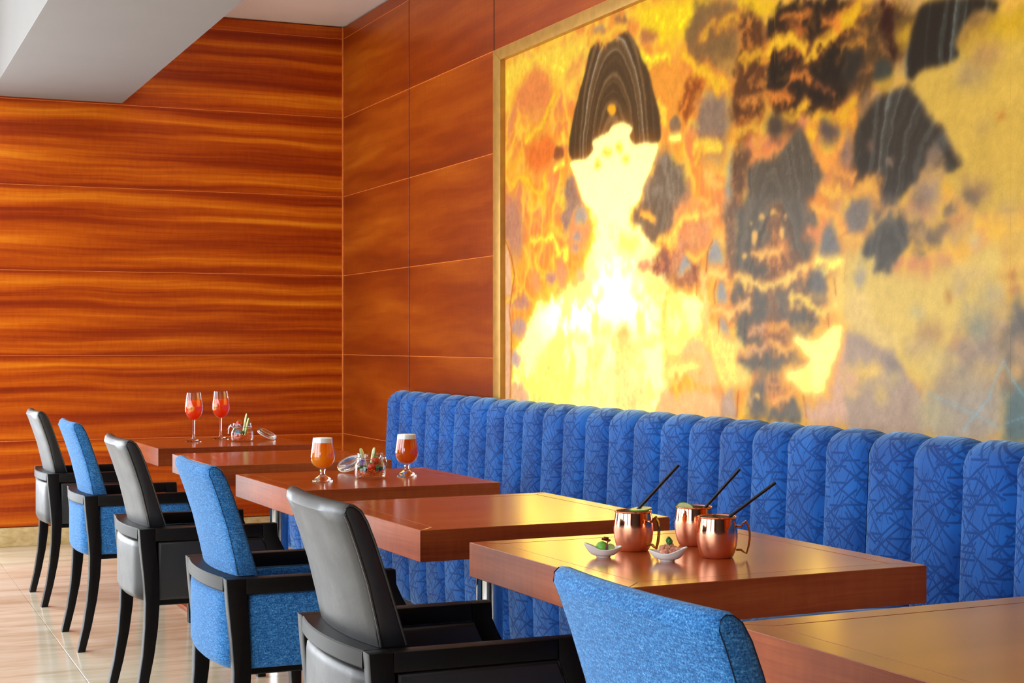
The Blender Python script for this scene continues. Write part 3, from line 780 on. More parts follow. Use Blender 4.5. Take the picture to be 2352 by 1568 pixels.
paint(4, [(860, 1000), (930, 960), (1040, 1010), (1130, 920), (1250, 890), (1230, 1050), (1150, 1250), (1090, 1430), (930, 1370), (800, 1240), (960, 1200), (1010, 1140)], HALO, 0.02, 0.006, 0.04, 0.75, 0.1, None, 0.025)
paint(4, [(860, 1000), (930, 960), (1040, 1010), (1130, 920), (1250, 890), (1230, 1050), (1150, 1250), (1090, 1430), (930, 1370), (800, 1240), (960, 1200), (1010, 1140)], (255, 238, 130), 0.01, 0.006, 0.014, grain=0.05)
for pts in ([(330, 580), (316, 660), (318, 740)], [(258, 510), (272, 350), (300, 290)], [(188, 690), (190, 560), (165, 470)], [(350, 860), (346, 950)], [(492, 1375), (478, 1550)], [(958, 1400), (982, 1570)], [(1180, 560), (1192, 680)], [(1280, 370), (1255, 530), (1260, 580)], [(1135, 820), (1140, 920)]):
    stroke(4, pts, 10, (176, 74, 24), 0.004, 0.002, 0.006)
# --- third slab, upper
paint(5, [(0, 0), (570, 0), (460, 480), (200, 720), (0, 720)], (138, 92, 46), 0.02, grain=0.5)
stroke(5, [(0, 140), (60, 110), (120, 20)], 80, (238, 178, 20)); stroke(5, [(0, 310), (150, 300), (170, 350)], 44, (206, 130, 34)); stroke(5, [(0, 490), (60, 560), (160, 520)], 36, (176, 108, 50)); stroke(5, [(100, 190), (180, 240)], 30, (190, 120, 40))
paint(5, [(-20, 340), (130, 380), (150, 480), (60, 640), (-20, 640)], (62, 50, 38), 0.02)
paint(5, [(360, 230), (540, 120), (460, 400)], (200, 148, 32), 0.02)
paint(5, [(270, 0), (390, 0), (330, 110), (350, 250), (420, 400), (380, 490), (350, 300), (290, 180)], (66, 22, 5), 0.01)
paint(5, [(870, 300), (900, 170), (1000, 80), (1170, 100), (1420, 10), (1420, 1600), (950, 1600), (720, 1300), (900, 1250), (780, 1050), (720, 940), (600, 800), (480, 640), (560, 530), (700, 490), (830, 440)], (216, 172, 70), 0.01, 0.006, 0.008, grain=0.12)
paint(5, [(1140, 90), (1420, 10), (1420, 300), (860, 330), (900, 260)], (216, 166, 24), 0.03)
paint(5, [(870, 270), (950, 110), (1050, 80), (1100, 140), (1040, 240), (900, 290)], (146, 102, 58), 0.03)
oval(5, (960, 560), (80, 44), (166, 136, 100), 0.04)
oval(5, (1060, 400), (60, 30), (170, 120, 84), 0.04); oval(5, (1170, 890), (30, 22), (200, 120, 44)); oval(5, (1030, 960), (34, 30), (190, 150, 80), 0.03)
paint(5, [(575, -20), (1180, -20), (1130, 100), (1050, 60), (950, 110), (870, 230), (830, 330), (870, 400), (820, 470), (700, 500), (570, 530), (500, 610), (450, 580), (450, 450), (500, 250)],
      (50, 38, 26), 0.010, 0.005, 0.008, band=((1500, 500), 0.62, 26, (74, 70, 60), (118, 120, 112)))
paint(5, [(0, 700), (200, 720), (180, 840), (100, 980), (0, 1000)], (150, 110, 70), 0.02)
oval(5, (60, 900), (50, 90), (208, 140, 50), 0.02)
paint(5, [(0, 1000), (100, 1000), (60, 1400), (0, 1400)], (168, 120, 90), 0.02)
paint(5, [(205, 760), (330, 690), (440, 640), (490, 650), (570, 760), (640, 870), (730, 950), (780, 1050), (900, 1250), (790, 1310), (720, 1270), (560, 1250), (560, 1340), (480, 1400), (420, 1500), (360, 1560), (270, 1500), (240, 1350), (60, 1390), (60, 1200), (80, 1000), (120, 900)],
      (74, 62, 50), 0.012, 0.008, 0.016, band=((760, 1650), 0.55, 26, (92, 86, 76), (128, 122, 110)))
paint(5, [(570, 1260), (600, 1150), (660, 1090), (740, 1170), (740, 1260), (640, 1300)], (150, 120, 96), 0.02)
paint(5, [(580, 1280), (730, 1200), (720, 1300), (620, 1330)], (210, 160, 80), 0.02)
oval(5, (290, 555), (74, 116), (78, 74, 62), 0.01, 0.004, 0.006)
paint(5, [(208, 640), (290, 600), (365, 570), (350, 670), (270, 690)], (206, 156, 48), 0.01, 0.004, 0.008)
stroke(5, [(0, 850), (60, 790)], 90, (236, 176, 30)); stroke(5, [(60, 950), (40, 880)], 50, (232, 160, 44)); stroke(5, [(-10, 1290), (50, 1280)], 50, (246, 164, 70)); stroke(5, [(60, 1430), (220, 1380), (250, 1500)], 70, (232, 168, 66))
oval(5, (340, 1215), (16, 16), (190, 150, 120)); oval(5, (185, 1100), (14, 24), (160, 110, 90))
oval(5, (980, 1430), (86, 66), (150, 112, 84), 0.03); oval(5, (640, 1440), (80, 90), (160, 132, 116), 0.03); oval(5, (560, 1500), (60, 60), (140, 112, 96), 0.03)
# --- third slab, lower: pale tones include painted window haze
paint(6, [(0, 210), (160, 230), (300, 520), (640, 520), (1056, 200), (1056, 760), (800, 800), (640, 1080), (640, 1200), (500, 1260), (390, 1130), (270, 990), (0, 860)], (226, 188, 92), 0.02, 0.006, 0.01, grain=0.08)
paint(6, [(0, 560), (120, 600), (220, 790), (370, 860), (340, 1000), (200, 960), (0, 850)], (232, 194, 110), 0.02)
paint(6, [(0, -10), (180, -10), (180, 150), (140, 220), (0, 200)], (134, 118, 106), 0.015)
stroke(6, [(0, 260), (80, 280), (160, 235)], 50, (250, 186, 70))
paint(6, [(150, 220), (290, 120), (400, 50), (440, 150), (420, 340), (330, 430), (320, 500), (190, 460), (190, 400), (110, 390), (120, 300)], (88, 78, 66), 0.012, 0.01, 0.025, band=((300, 700), 0.3, 22, (104, 96, 84), (74, 64, 52)))
for c, r in [((480, 170), (60, 30)), ((460, 265), (60, 30)), ((510, 360), (40, 35)), ((595, 230), (60, 56)), ((670, 180), (40, 28)), ((700, 55), (46, 36)), ((840, -10), (50, 30)), ((300, 10), (50, 34)), ((220, 80), (30, 50))]:
    oval(6, c, r, (112, 94, 82), 0.016, 0.01, 0.03, 0.9)
oval(6, (100, 500), (36, 62), (166, 150, 132), 0.02); oval(6, (770, 590), (44, 30), (186, 156, 118), 0.02); oval(6, (690, 640), (16, 44), (176, 116, 52)); oval(6, (740, 135), (50, 12), (196, 130, 70))
oval(6, (570, 885), (66, 54), (176, 130, 86), 0.03); oval(6, (500, 965), (74, 34), (184, 152, 114), 0.03); oval(6, (490, 760), (40, 30), (196, 180, 130), 0.02); oval(6, (840, 500), (90, 26), (206, 168, 110), 0.03); oval(6, (980, 640), (60, 50), (190, 166, 116), 0.03); oval(6, (870, 270), (30, 30), (214, 190, 140), 0.02)
paint(6, [(800, 800), (950, 740), (1056, 760), (1056, 1220), (640, 1200), (620, 1120), (760, 1000)], (172, 150, 122), 0.05, 0.03, 0.05)
oval(6, (890, 840), (70, 60), (140, 140, 120), 0.03); oval(6, (800, 1030), (80, 50), (156, 132, 114), 0.03); oval(6, (980, 1010), (70, 50), (156, 132, 116), 0.03); oval(6, (680, 1160), (60, 34), (164, 136, 108), 0.03); oval(6, (800, 1150), (60, 40), (150, 136, 120), 0.03)
oval(6, (620, 1080), (90, 50), (214, 184, 110), 0.03); oval(6, (900, 1150), (60, 40), (200, 168, 110), 0.03)
paint(6, [(0, 860), (100, 890), (270, 990), (340, 1010), (390, 1130), (500, 1260), (560, 1640), (0, 1640)], (176, 148, 126), 0.012, 0.006, 0.012)
paint(6, [(0, 1130), (120, 1110), (250, 1080), (210, 1220), (110, 1230), (60, 1300), (0, 1300)], (240, 194, 92), 0.025)
paint(6, [(0, 1160), (80, 1160), (100, 1240), (40, 1290), (0, 1290)], (222, 168, 130), 0.02)
oval(6, (240, 1310), (36, 50), (218, 182, 104), 0.025); oval(6, (320, 1100), (46, 50), (140, 124, 114), 0.025); oval(6, (320, 1180), (40, 26), (196, 170, 110), 0.02)
paint(6, [(500, 1260), (800, 1200), (1056, 1200), (1056, 1640), (560, 1640)], (166, 150, 132), 0.03, 0.01, 0.02)
oval(6, (560, 1400), (50, 60), (190, 176, 130), 0.04); oval(6, (640, 1470), (60, 50), (180, 164, 130), 0.04)
# --- sliver of the fourth slab in view; the rest of that slab is the third one turned over
paint(6, [(1060, 200), (1250, 200), (1250, 700), (1060, 730)], (228, 178, 78), 0.02)
oval(6, (1120, 500), (30, 50), (190, 120, 60)); oval(6, (1130, 620), (40, 30), (180, 120, 70)); oval(6, (1080, 70), (40, 40), (200, 160, 100), 0.03)
paint(6, [(1060, 730), (1120, 700), (1260, 720), (1260, 1230), (1060, 1200)], (116, 108, 100), 0.02)
oval(6, (1170, 1000), (40, 60), (206, 160, 110), 0.03); oval(6, (1150, 1140), (40, 40), (222, 170, 100), 0.02)
paint(6, [(1060, 1210), (1260, 1210), (1260, 1640), (1060, 1640)], (98, 116, 116), 0.02)
# mirror third slab across the last seam beyond the sliver
i_s = int(np.searchsorted(-gy, 6.180)); i_b = int(np.searchsorted(-gy, 6.30))
for i in range(i_b, ny):
    k = max(0, min(1, (i - i_b) / 14.0))
    j = max(0, 2 * i_s - i)
    IMG[i] = IMG[i] * (1 - k) + IMG[j] * k
for pts, wd in [([(1058, 1070), (1010, 1180), (960, 1330), (870, 1430), (785, 1540)], 7), ([(1060, 1070), (1120, 1190), (1200, 1310)], 7), ([(550, 1280), (700, 1350), (860, 1420), (1040, 1520)], 4), ([(1060, 1490), (1200, 1440)], 3)]:
    stroke(6, pts, wd, (122, 192, 226), 0.003, 0.002, 0.004, a=0.9, grain=0.0)

hm = sstep(0.80, 0.93, (IMG[..., 0] * 0.2 + IMG[..., 1] * 0.7 + IMG[..., 2] * 0.1) / 255.0)
pat = sstep(0.48, 0.66, fbm(Ymir * 7 + 5, Zg * 7 + 77, 5, 0.6)) * 0.75 * hm * sstep(1.75, 1.35, Zg)
IMG[:] = IMG * (1 - pat[..., None]) + setc((254, 212, 92)) * pat[..., None]
def blur(A, r):
    for _ in range(3):
        for ax in (0, 1):
            pad = [(0, 0)] * A.ndim; pad[ax] = (r + 1, r)
            C = np.cumsum(np.pad(A, pad, mode='edge'), axis=ax)
            n_ = A.shape[ax]
            A = (np.take(C, np.arange(2 * r + 1, 2 * r + 1 + n_), axis=ax) - np.take(C, np.arange(0, n_), axis=ax)) / (2 * r + 1)
    return A
IMG = IMG * 0.35 + blur(IMG, 1) * 0.65
IMG *= (1 + 0.04 * n_s + 0.06 * n_f1)[..., None]
IMG = np.clip(IMG, 0, 255) / 255.0
LINI = np.where(IMG <= 0.04045, IMG / 12.92, ((IMG + 0.055) / 1.055) ** 2.4)
lum = LINI @ np.array([0.2126, 0.7152, 0.0722])
LINI *= (np.clip(lum / 0.30, 0.15, 1) ** 0.28)[..., None]
hot = sstep(0.64, 0.93, lum)
LINI *= 1.0 + hot[..., None] * np.array([2.2, 1.35, 0.35])
LINI *= (1 + 0.55 * np.exp(-((Yg + 3.72) / 0.85) ** 2 - ((Zg - 1.42) / 0.62) ** 2))[..., None]   # the lamps behind the stone are strongest here
glow = blur(LINI * hot[..., None], 6)               # light spreading inside the translucent stone
LINI += glow * np.array([0.15, 0.06, 0.008])
def onyx_mat():
    m, nt, b = newmat('backlit onyx')
    at = N(nt, 'ShaderNodeAttribute'); at.attribute_name = 'stone'
    geo = N(nt, 'ShaderNodeNewGeometry')
    nz_ = N(nt, 'ShaderNodeTexNoise'); nz_.inputs['Scale'].default_value = 140; nz_.inputs['Detail'].default_value = 4; nz_.inputs['Roughness'].default_value = 0.7
    L(nt, geo.outputs['Position'], nz_.inputs['Vector'])
    r = ramp(nt, nz_.outputs[0], [(0.3, (0.93, 0.92, 0.91, 1)), (0.7, (1.06, 1.06, 1.06, 1))])
    mx = N(nt, 'ShaderNodeMix'); mx.data_type = 'RGBA'; mx.blend_type = 'MULTIPLY'; mx.inputs[0].default_value = 1.0
    L(nt, at.outputs['Color'], mx.inputs[6]); L(nt, r.outputs[0], mx.inputs[7])
    L(nt, mx.outputs[2], b.inputs['Emission Color'])
    b.inputs['Emission Strength'].default_value = 1.0
    b.inputs['Base Color'].default_value = lin((30, 27, 24))
    b.inputs['Roughness'].default_value = 0.22
    b.inputs['Specular IOR Level'].default_value = 0.03
    return m
ONYX = onyx_mat()
onyx = thing('onyx_light_panel', 'backlit flame-patterned onyx wall panel in a brass frame above the banquette', 'wall panel', (0, -5.0, 0.64))
for s in range(4):
    a, bnd = SEAMS[s] - (0.0007 if s else 0), SEAMS[s + 1] + 0.0007
    ii = [i for i in range(ny) if bnd - STEP * 0.4 <= gy[i] <= a + STEP * 0.4]
    yy = gy[ii].copy(); yy[0] = a; yy[-1] = bnd
    V = np.zeros((len(ii), nz, 3)); V[..., 0] = ONX; V[..., 1] = yy[:, None] + 5.0; V[..., 2] = gz[None, :] - 0.64
    n0 = len(ii)
    idx = np.arange(n0 * nz).reshape(n0, nz)
    F = np.stack([idx[:-1, :-1], idx[:-1, 1:], idx[1:, 1:], idx[1:, :-1]], -1).reshape(-1, 4)
    # edges and back of the slab
    Vb = V[[0, 0, -1, -1], [0, -1, -1, 0]].copy(); Vb[:, 0] = ONX + 0.02
    nv = n0 * nz
    verts = np.concatenate([V.reshape(-1, 3), Vb])
    faces = F.tolist()
    faces += [[nv, nv + 1, nv + 2, nv + 3]]
    faces += [idx[0, ::-1].tolist() + [nv, nv + 1], idx[-1, :].tolist() + [nv + 2, nv + 3]]
    faces += [idx[:, 0].tolist() + [nv + 3, nv], idx[::-1, -1].tolist() + [nv + 1, nv + 2]]
    me = bpy.data.meshes.new('onyx_slab')
    me.from_pydata(verts.tolist(), [], faces)
    ca = me.color_attributes.new('stone', 'FLOAT_COLOR', 'POINT')
    cc = np.ones((len(verts), 4)); cc[:nv, :3] = LINI[ii].reshape(-1, 3); cc[nv:, :3] = 0.1
    ca.data.foreach_set('color', cc.ravel())
    o = link('onyx_slab', me, ONYX, onyx)
def frame_piece(name, poly, x0, x1):
    bm = bmesh.new(); prism(bm, [(p[0] + 5.0, p[1] - 0.64) for p in poly], 'x', x0, x1, 0.003, 2)
    return finish(name, bm, GOLD, onyx)
yo, yi, zo, zi = -2.506, -2.600, 2.642, 2.584
y2o, y2i, zbo, zbi = -7.50, -7.426, 0.70, 0.72
XF0, XF1 = -0.006, 0.050
frame_piece('frame_side', [(yo, zo), (yi, zi), (yi, zbi), (yo, zbo)], XF0, XF1)
frame_piece('frame_top', [(yo, zo), (y2o, zo), (y2i, zi), (yi, zi)], XF0, XF1)
frame_piece('frame_side', [(y2o, zo), (y2o, zbo), (y2i, zbi), (y2i, zi)], XF0, XF1)
frame_piece('frame_bottom', [(yo, zbo), (yi, zbi), (y2i, zbi), (y2o, zbo)], XF0, XF1)

# ------------------------------------------------------------------ banquette
CHW = 0.2138
def channel_mesh(name, prof, depth_b, hw, nu=12):
    """prof: list of (x, z, bulge) along the section; bulges out along the section's normal"""
    bm = bmesh.new()
    P = [Vector((x, 0, z)) for x, z, b in prof]
    rows = []
    for i, p in enumerate(P):
        t = (P[min(i + 1, len(P) - 1)] - P[max(i - 1, 0)]).normalized()
        nrm = Vector((t.z, 0, -t.x))
        row = []
        for k in range(nu + 1):
            u = -1 + 2 * k / nu
            u = math.copysign(abs(u) ** 0.8, u)
            q = depth_b * prof[i][2] * (1 - abs(u) ** 3.2) ** 0.8
            pt = p + nrm * q
            row.append((pt.x, u * hw, pt.z))
        rows.append(row)
    loft(bm, rows)
    me = bpy.data.meshes.new(name)
    bmesh.ops.recalc_face_normals(bm, faces=bm.faces)
    bm.to_mesh(me); bm.free()
    me.polygons.foreach_set('use_smooth', [True] * len(me.polygons))
    me.materials.append(VELVET)
    return me
def arc(cx, cz, r, a0, a1, n, b=1.0):
    return [(cx + r * math.cos(math.radians(a0 + (a1 - a0) * k / n)), cz + r * math.sin(math.radians(a0 + (a1 - a0) * k / n)), b) for k in range(n + 1)]
SEATZ = 0.47
bp = [(-0.02, 0.40, 0), (-0.115, 0.405, 0.6)] + [(-0.135 + 0.018 * k / 8, SEATZ - 0.02 + (0.855 - SEATZ) * k / 8, 1.0) for k in range(9)]
bp += [(x, z, b * (1 - 0.35 * k / 8)) for k, (x, z, b) in enumerate(arc(-0.056, 0.855, 0.062, 180, 70, 8))] + [(-0.026, 0.912, 0.25), (-0.020, 0.80, 0.0)]
# normal must point to the room: reverse sense gives -x outwards
back_me = channel_mesh('back_channel', bp, -0.028, CHW / 2)
sp = [(-0.10, SEATZ - 0.03, 0.3), (-0.30, SEATZ - 0.028, 0.6), (-0.55, SEATZ - 0.028, 0.8), (-0.68, SEATZ - 0.028, 1.0)]
sp += arc(-0.69, SEATZ - 0.078, 0.05, 90, 180, 6) + [(-0.738, 0.30, 1), (-0.735, 0.20, 1), (-0.73, 0.12, 0.9), (-0.70, 0.105, 0.4), (-0.66, 0.105, 0)]
seat_me = channel_mesh('seat_channel', sp, 0.028, CHW / 2)
UNIT_Y = [-1.286, -2.743, -5.736, -8.729]
UNIT_N = [7, 14, 14]
UNIT_L = ['short end unit of the fluted blue velvet banquette, nearest the wood wall', 'long fluted blue velvet banquette unit in the middle behind the beer and empty tables',
          'fluted blue velvet banquette unit at the right behind the copper mugs']
PLINTH = simple('banquette plinth', (20, 18, 18), rough=0.6)
for u in range(3):
    y1, y0, n = UNIT_Y[u], UNIT_Y[u + 1], UNIT_N[u]
    bq = thing('banquette', UNIT_L[u], 'banquette', (-0.412, (y0 + y1) / 2, 0), 0, 'fluted blue banquette units along the wall')
    yc = (y0 + y1) / 2
    pw_ = (y1 - y0 - 0.006) / n
    for k in range(n):
        yk = y0 + 0.003 + pw_ * (k + 0.5)
        for me, nm in ((back_me, 'back_channel'), (seat_me, 'seat_channel')):
            o = link(nm, me, None, bq); o.location = (0.4, yk - yc, 0); o.scale = (1, pw_ / CHW, 1)
    boxo('plinth', (-0.24, 0.39, -(y1 - y0) / 2 + 0.01, (y1 - y0) / 2 - 0.01, 0.0, 0.12), PLINTH, bq)
    bm = bmesh.new()
    ey = (y1 - y0) / 2 - 0.012
    poly = [(0.395, 0.11), (0.395, 0.905), (0.36, 0.912), (0.30, 0.88), (0.285, 0.80), (0.268, SEATZ - 0.03), (-0.26, SEATZ - 0.035), (-0.318, 0.40), (-0.318, 0.12)]
    prism(bm, poly, 'y', -ey, ey, 0.012, 2)
    finish('carcass', bm, VELVET, bq)

# ------------------------------------------------------------------ tables
TT, TZ = 0.077, 0.75
def make_table(hx, hy):
    t = thing('bistro_table', '', 'table')
    bw = 0.052; g = 0.0014; z0, z1 = TZ - TT, TZ
    quads = [[(-hx, -hy), (hx, -hy), (hx - bw, -hy + bw), (-hx + bw, -hy + bw)],
             [(hx, -hy), (hx, hy), (hx - bw, hy - bw), (hx - bw, -hy + bw)],
             [(hx, hy), (-hx, hy), (-hx + bw, hy - bw), (hx - bw, hy - bw)],
             [(-hx, hy), (-hx, -hy), (-hx + bw, -hy + bw), (-hx + bw, hy - bw)]]
    for i, q in enumerate(quads):
        c = Vector((sum(p[0] for p in q) / 4, sum(p[1] for p in q) / 4))
        q = [(p[0] + (g * 0.35 if p[0] < c.x else -g * 0.35) * (i % 2 == 0), p[1] + (g * 0.35 if p[1] < c.y else -g * 0.35) * (i % 2)) for p in q]
        bm = bmesh.new(); prism(bm, q, 'z', z0, z1, 0.0012, 1)
        eb = finish('edge_board', bm, WOOD_TABLE if i % 2 == 0 else WOOD_TABLE_Y, t)
        eb.data.materials.append(WOOD_TOP)               # polished upper face
        for f_ in eb.data.polygons:
            if f_.normal.z > 0.5: f_.material_index = 1
    boxo('top_panel', (-hx + bw + g, hx - bw - g, -hy + bw + g, hy - bw - g, z0 + 0.004, z1 - 0.0003), WOOD_TOP, t, bev=0.0008, seg=1)
    bm = bmesh.new(); lathe(bm, [(0.0, 0.02), (0.0365, 0.02), (0.0365, z0 + 0.004), (0.0, z0 + 0.004)], 40)
    finish('column', bm, CHROME, t)
    bm = bmesh.new(); lathe(bm, [(0.0, 0.02), (0.06, 0.02), (0.055, 0.03), (0.0375, 0.034), (0.0375, 0.02)], 36)
    finish('collar', bm, CHROME, t)
    boxo('base_plate', (-0.17, 0.17, -0.17, 0.17, 0.0, 0.02), WOOD_TABLE, t, bev=0.004)
    boxo('fixing_plate', (-0.14, 0.14, -0.14, 0.14, z0 - 0.006, z0 + 0.003), PLINTH, t)
    return t
tab = make_table(0.347, 0.357)
TABLES = [  # (centre x, centre y, rotation deg, depth factor, label)
    (-1.376, -2.553, 1.5, 0.900, 'cherry wood table with the two orange spritz glasses, nearest the wood wall'),
    (-1.367, -3.568, 1.5, 0.965, 'empty cherry wood table between the spritz table and the beer table'),
    (-1.361, -4.638, 1.5, 0.945, 'cherry wood table with the two beer glasses and a salad jar'),
    (-1.350, -5.705, 1.6, 1.030, 'empty cherry wood table between the beer table and the copper mug table'),
    (-1.302, -6.687, 1.8, 1.020, 'cherry wood table carrying three copper mugs'),
    (-1.300, -7.790, 2.0, 1.000, 'empty cherry wood table in the near right corner, cut by the frame'),
]
for i, (x, y, a, sy_, lb) in enumerate(TABLES):
    o = tab if i == 0 else copy_tree(tab)
    o.location = (x, y, 0); o.rotation_euler = (0, 0, math.radians(a)); o.scale = (1, sy_, 1)
    tag(o, lb, 'table', 'square cherry tables in a row')

# ------------------------------------------------------------------ armchairs
HWID = 0.255; LT = 0.042; AZ = 0.605; OXC = 0.26
def offset_poly(poly, d):
    n = len(poly); out = []
    area_ = sum(poly[i][0] * poly[(i + 1) % n][1] - poly[(i + 1) % n][0] * poly[i][1] for i in range(n))
    sg = 1 if area_ > 0 else -1
    for i in range(n):
        p0, p1, p2 = Vector(poly[i - 1]), Vector(poly[i]), Vector(poly[(i + 1) % n])
        e = (p2 - p0).normalized()
        nr = Vector((-e.y, e.x)) * sg
        out.append(tuple(p1 + nr * d))
    return out
def make_chair(name, mat, piping):
    t = thing(name, '', 'chair')
    def fin(nm, bm, m, par=None, ang=35):
        bmesh.ops.translate(bm, verts=bm.verts, vec=(-OXC, 0, 0))
        return finish(nm, bm, m, par or t, ang=ang)
    rear = [(0.0, AZ), (0.004, 0.55), (0.014, 0.45), (0.020, 0.37), (0.018, 0.29), (0.011, 0.20), (-0.004, 0.10), (-0.026, 0.0),
            (0.003, 0.0), (0.028, 0.10), (0.048, 0.20), (0.060, 0.29), (0.065, 0.37), (0.062, 0.45), (0.054, 0.55), (0.050, AZ)]
    front = [(0.45, AZ), (0.452, 0.567), (0.466, 0.536), (0.486, 0.50), (0.507, 0.46), (0.523, 0.42), (0.531, 0.37), (0.534, 0.2), (0.532, 0.0),
             (0.503, 0.0), (0.492, 0.2), (0.485, 0.37), (0.472, 0.42), (0.455, 0.46), (0.432, 0.50), (0.412, 0.536), (0.402, 0.567), (0.400, AZ)]
    for s in (-1, 1):
        y0, y1 = sorted((s * HWID, s * (HWID - LT)))
        bm = bmesh.new(); prism(bm, rear, 'y', y0, y1, 0.004, 2); fin('leg', bm, ESPRESSO)
        bm = bmesh.new(); prism(bm, front, 'y', y0, y1, 0.004, 2); fin('leg', bm, ESPRESSO)
        bm = bmesh.new(); box(bm, 0.0505, 0.3995, y0, y1, AZ - 0.040, AZ, 0.003, 2); fin('arm', bm, ESPRESSO)
        # upholstered side between the legs
        sp_ = [(0.058, 0.374), (0.062, 0.562), (0.405, 0.562), (0.425, 0.52), (0.45, 0.47), (0.47, 0.42), (0.482, 0.374)]
        ya, yb = sorted((s * (HWID - 0.008), s * (HWID - 0.050)))
        bm = bmesh.new(); prism(bm, sp_, 'y', ya, yb, 0.010, 3)
        p = fin('side_panel', bm, mat)
        if piping:
            bm = bmesh.new()
            tube(bm, [(q[0], s * (HWID - 0.012), q[1]) for q in offset_poly(sp_, 0.004)], 0.0028, 6, closed=True)
            bmesh.ops.translate(bm, verts=bm.verts, vec=(-OXC, 0, 0)); finish('piping', bm, mat, p)
    # bowed back rail between the rear legs
    yy = [(-1 + 2 * k / 16) for k in range(17)]
    hw = HWID - LT - 0.0005
    def bow(u): return -0.022 * (1 - u * u)
    rows = []
    for u in yy:
        b_ = bow(u)
        sec = [(b_ + 0.0025, AZ - 0.036), (b_, AZ - 0.033), (b_, AZ - 0.003), (b_ + 0.003, AZ), (0.085 + b_ * 0.6, AZ), (0.085 + b_ * 0.6, AZ - 0.036)]
        rows.append([(x, u * hw, z) for x, z in sec])
    bm = bmesh.new(); loft(bm, rows, closed_u=True, cap_ends=True); fin('back_rail', bm, ESPRESSO)
    # tall upholstered backrest
    out = [(0.040, AZ - 0.002), (0.034, 0.65), (0.021, 0.73), (0.004, 0.80), (-0.010, 0.85), (-0.0165, 0.868), (-0.014, 0.882), (-0.004, 0.890), (0.009, 0.888),
           (0.022, 0.878), (0.034, 0.855), (0.047, 0.815), (0.064, 0.75), (0.081, 0.68), (0.097, AZ - 0.002)]
    out = [(x - 0.022 * (z - AZ) / 0.285, z) for x, z in out]
    rows = []
    us = [-1.0, -0.985, -0.95, -0.8, -0.6, -0.4, -0.2, 0, 0.2, 0.4, 0.6, 0.8, 0.95, 0.985, 1.0]
    for u in us:
        sh = {1.0: 0.009, 0.985: 0.003, 0.95: 0.0}.get(abs(u), 0.0)
        o2 = offset_poly(out, sh)
        puff = 0.004 * (1 - u * u)
        row = []
        for i, (x, z) in enumerate(o2):
            hw2 = 0.206 + 0.006 * (z - AZ) / 0.28
            kx = -puff if i < 6 else puff
            row.append((x + bow(u) * 0.9 + kx, u * hw2, max(z, AZ + 0.0005)))
        rows.append(row)
    bm = bmesh.new(); loft(bm, rows, closed_u=True, cap_ends=True)
    br = fin('backrest', bm, mat, ang=50)
    for s in (-1, 1):
        bm = bmesh.new()
        tube(bm, [(x - 0.001, s * (0.2055 + 0.006 * (z - AZ) / 0.28), max(z, AZ + 0.003)) for x, z in offset_poly(out, 0.0035)], 0.0026 if piping else 0.0009, 6)
        bmesh.ops.translate(bm, verts=bm.verts, vec=(-OXC, 0, 0)); finish('piping' if piping else 'seam', bm, mat if piping else SEAM, br)
    # lower back panel
    rows = []
    zs = [0.366, 0.370, 0.378, 0.392, 0.42, 0.46, 0.50, 0.54, 0.556, 0.5635, 0.566]
    us2 = [-1 + 2 * k / 14 for k in range(15)]
    for z in zs:
        w_ = hw - 0.001
        if z < 0.40: w_ -= 0.030 * (1 - math.sqrt(max(0, 1 - ((0.40 - z) / 0.034) ** 2)))
        e = min(1, (z - 0.366) / 0.02, (0.566 - z) / 0.012)
        row = []
        for u in us2:
            es_ = min(1.0, (1 - abs(u)) / 0.12)
            px = 0.030 + bow(u) - 0.024 * math.sqrt(max(0, e)) * (0.35 + 0.65 * math.sqrt(es_))
            row.append((px, u * w_, z))
        back_ = [(0.07, u * w_, z) for u in reversed(us2)]
        rows.append(row + back_)
    bm = bmesh.new(); loft(bm, rows, closed_u=True, cap_ends=True); fin('back_panel', bm, mat, ang=60)
    bm = bmesh.new(); box(bm, 0.072, 0.525, -0.203, 0.203, 0.375, 0.47, 0.028, 4); fin('seat', bm, mat)
    bm = bmesh.new(); box(bm, 0.06, 0.49, -0.21, 0.21, 0.352, 0.3745, 0.003, 1); fin('seat_rail', bm, ESPRESSO)
    return t
SEAM = simple('dark blue seam', (8, 26, 58), rough=0.9)
ch_black = make_chair('armchair', LEATHER, True)
ch_blue = make_chair('armchair', TWEED, False)
CHAIRS = [  # rear corner x, centre y, kind, label
    (-2.100, -2.010, 'k', 'smallest black leather armchair farthest back, nearest the wood wall'),
    (-2.094, -3.140, 'b', 'blue fabric armchair farthest back, between the two far black leather armchairs'),
    (-2.090, -4.320, 'k', 'middle black leather armchair between the two rear blue fabric armchairs'),
    (-2.076, -5.475, 'b', 'blue fabric armchair with dark legs showing, in the middle of the chair row'),
    (-2.040, -6.512, 'k', 'large near black leather armchair in front of the empty table'),
    (-2.012, -7.835, 'b', 'nearest blue fabric armchair, only its backrest in view, before the mug table'),
]
used = set()
for x, y, k, lb in CHAIRS:
    src = ch_black if k == 'k' else ch_blue
    o = src if k not in used else copy_tree(src)
    used.add(k)
    o.location = (x + OXC, y, 0)
    if y < -7.5: o.rotation_euler = (0, 0, math.radians(2))
    tag(o, lb, 'armchair', 'black leather armchairs' if k == 'k' else 'blue fabric armchairs')

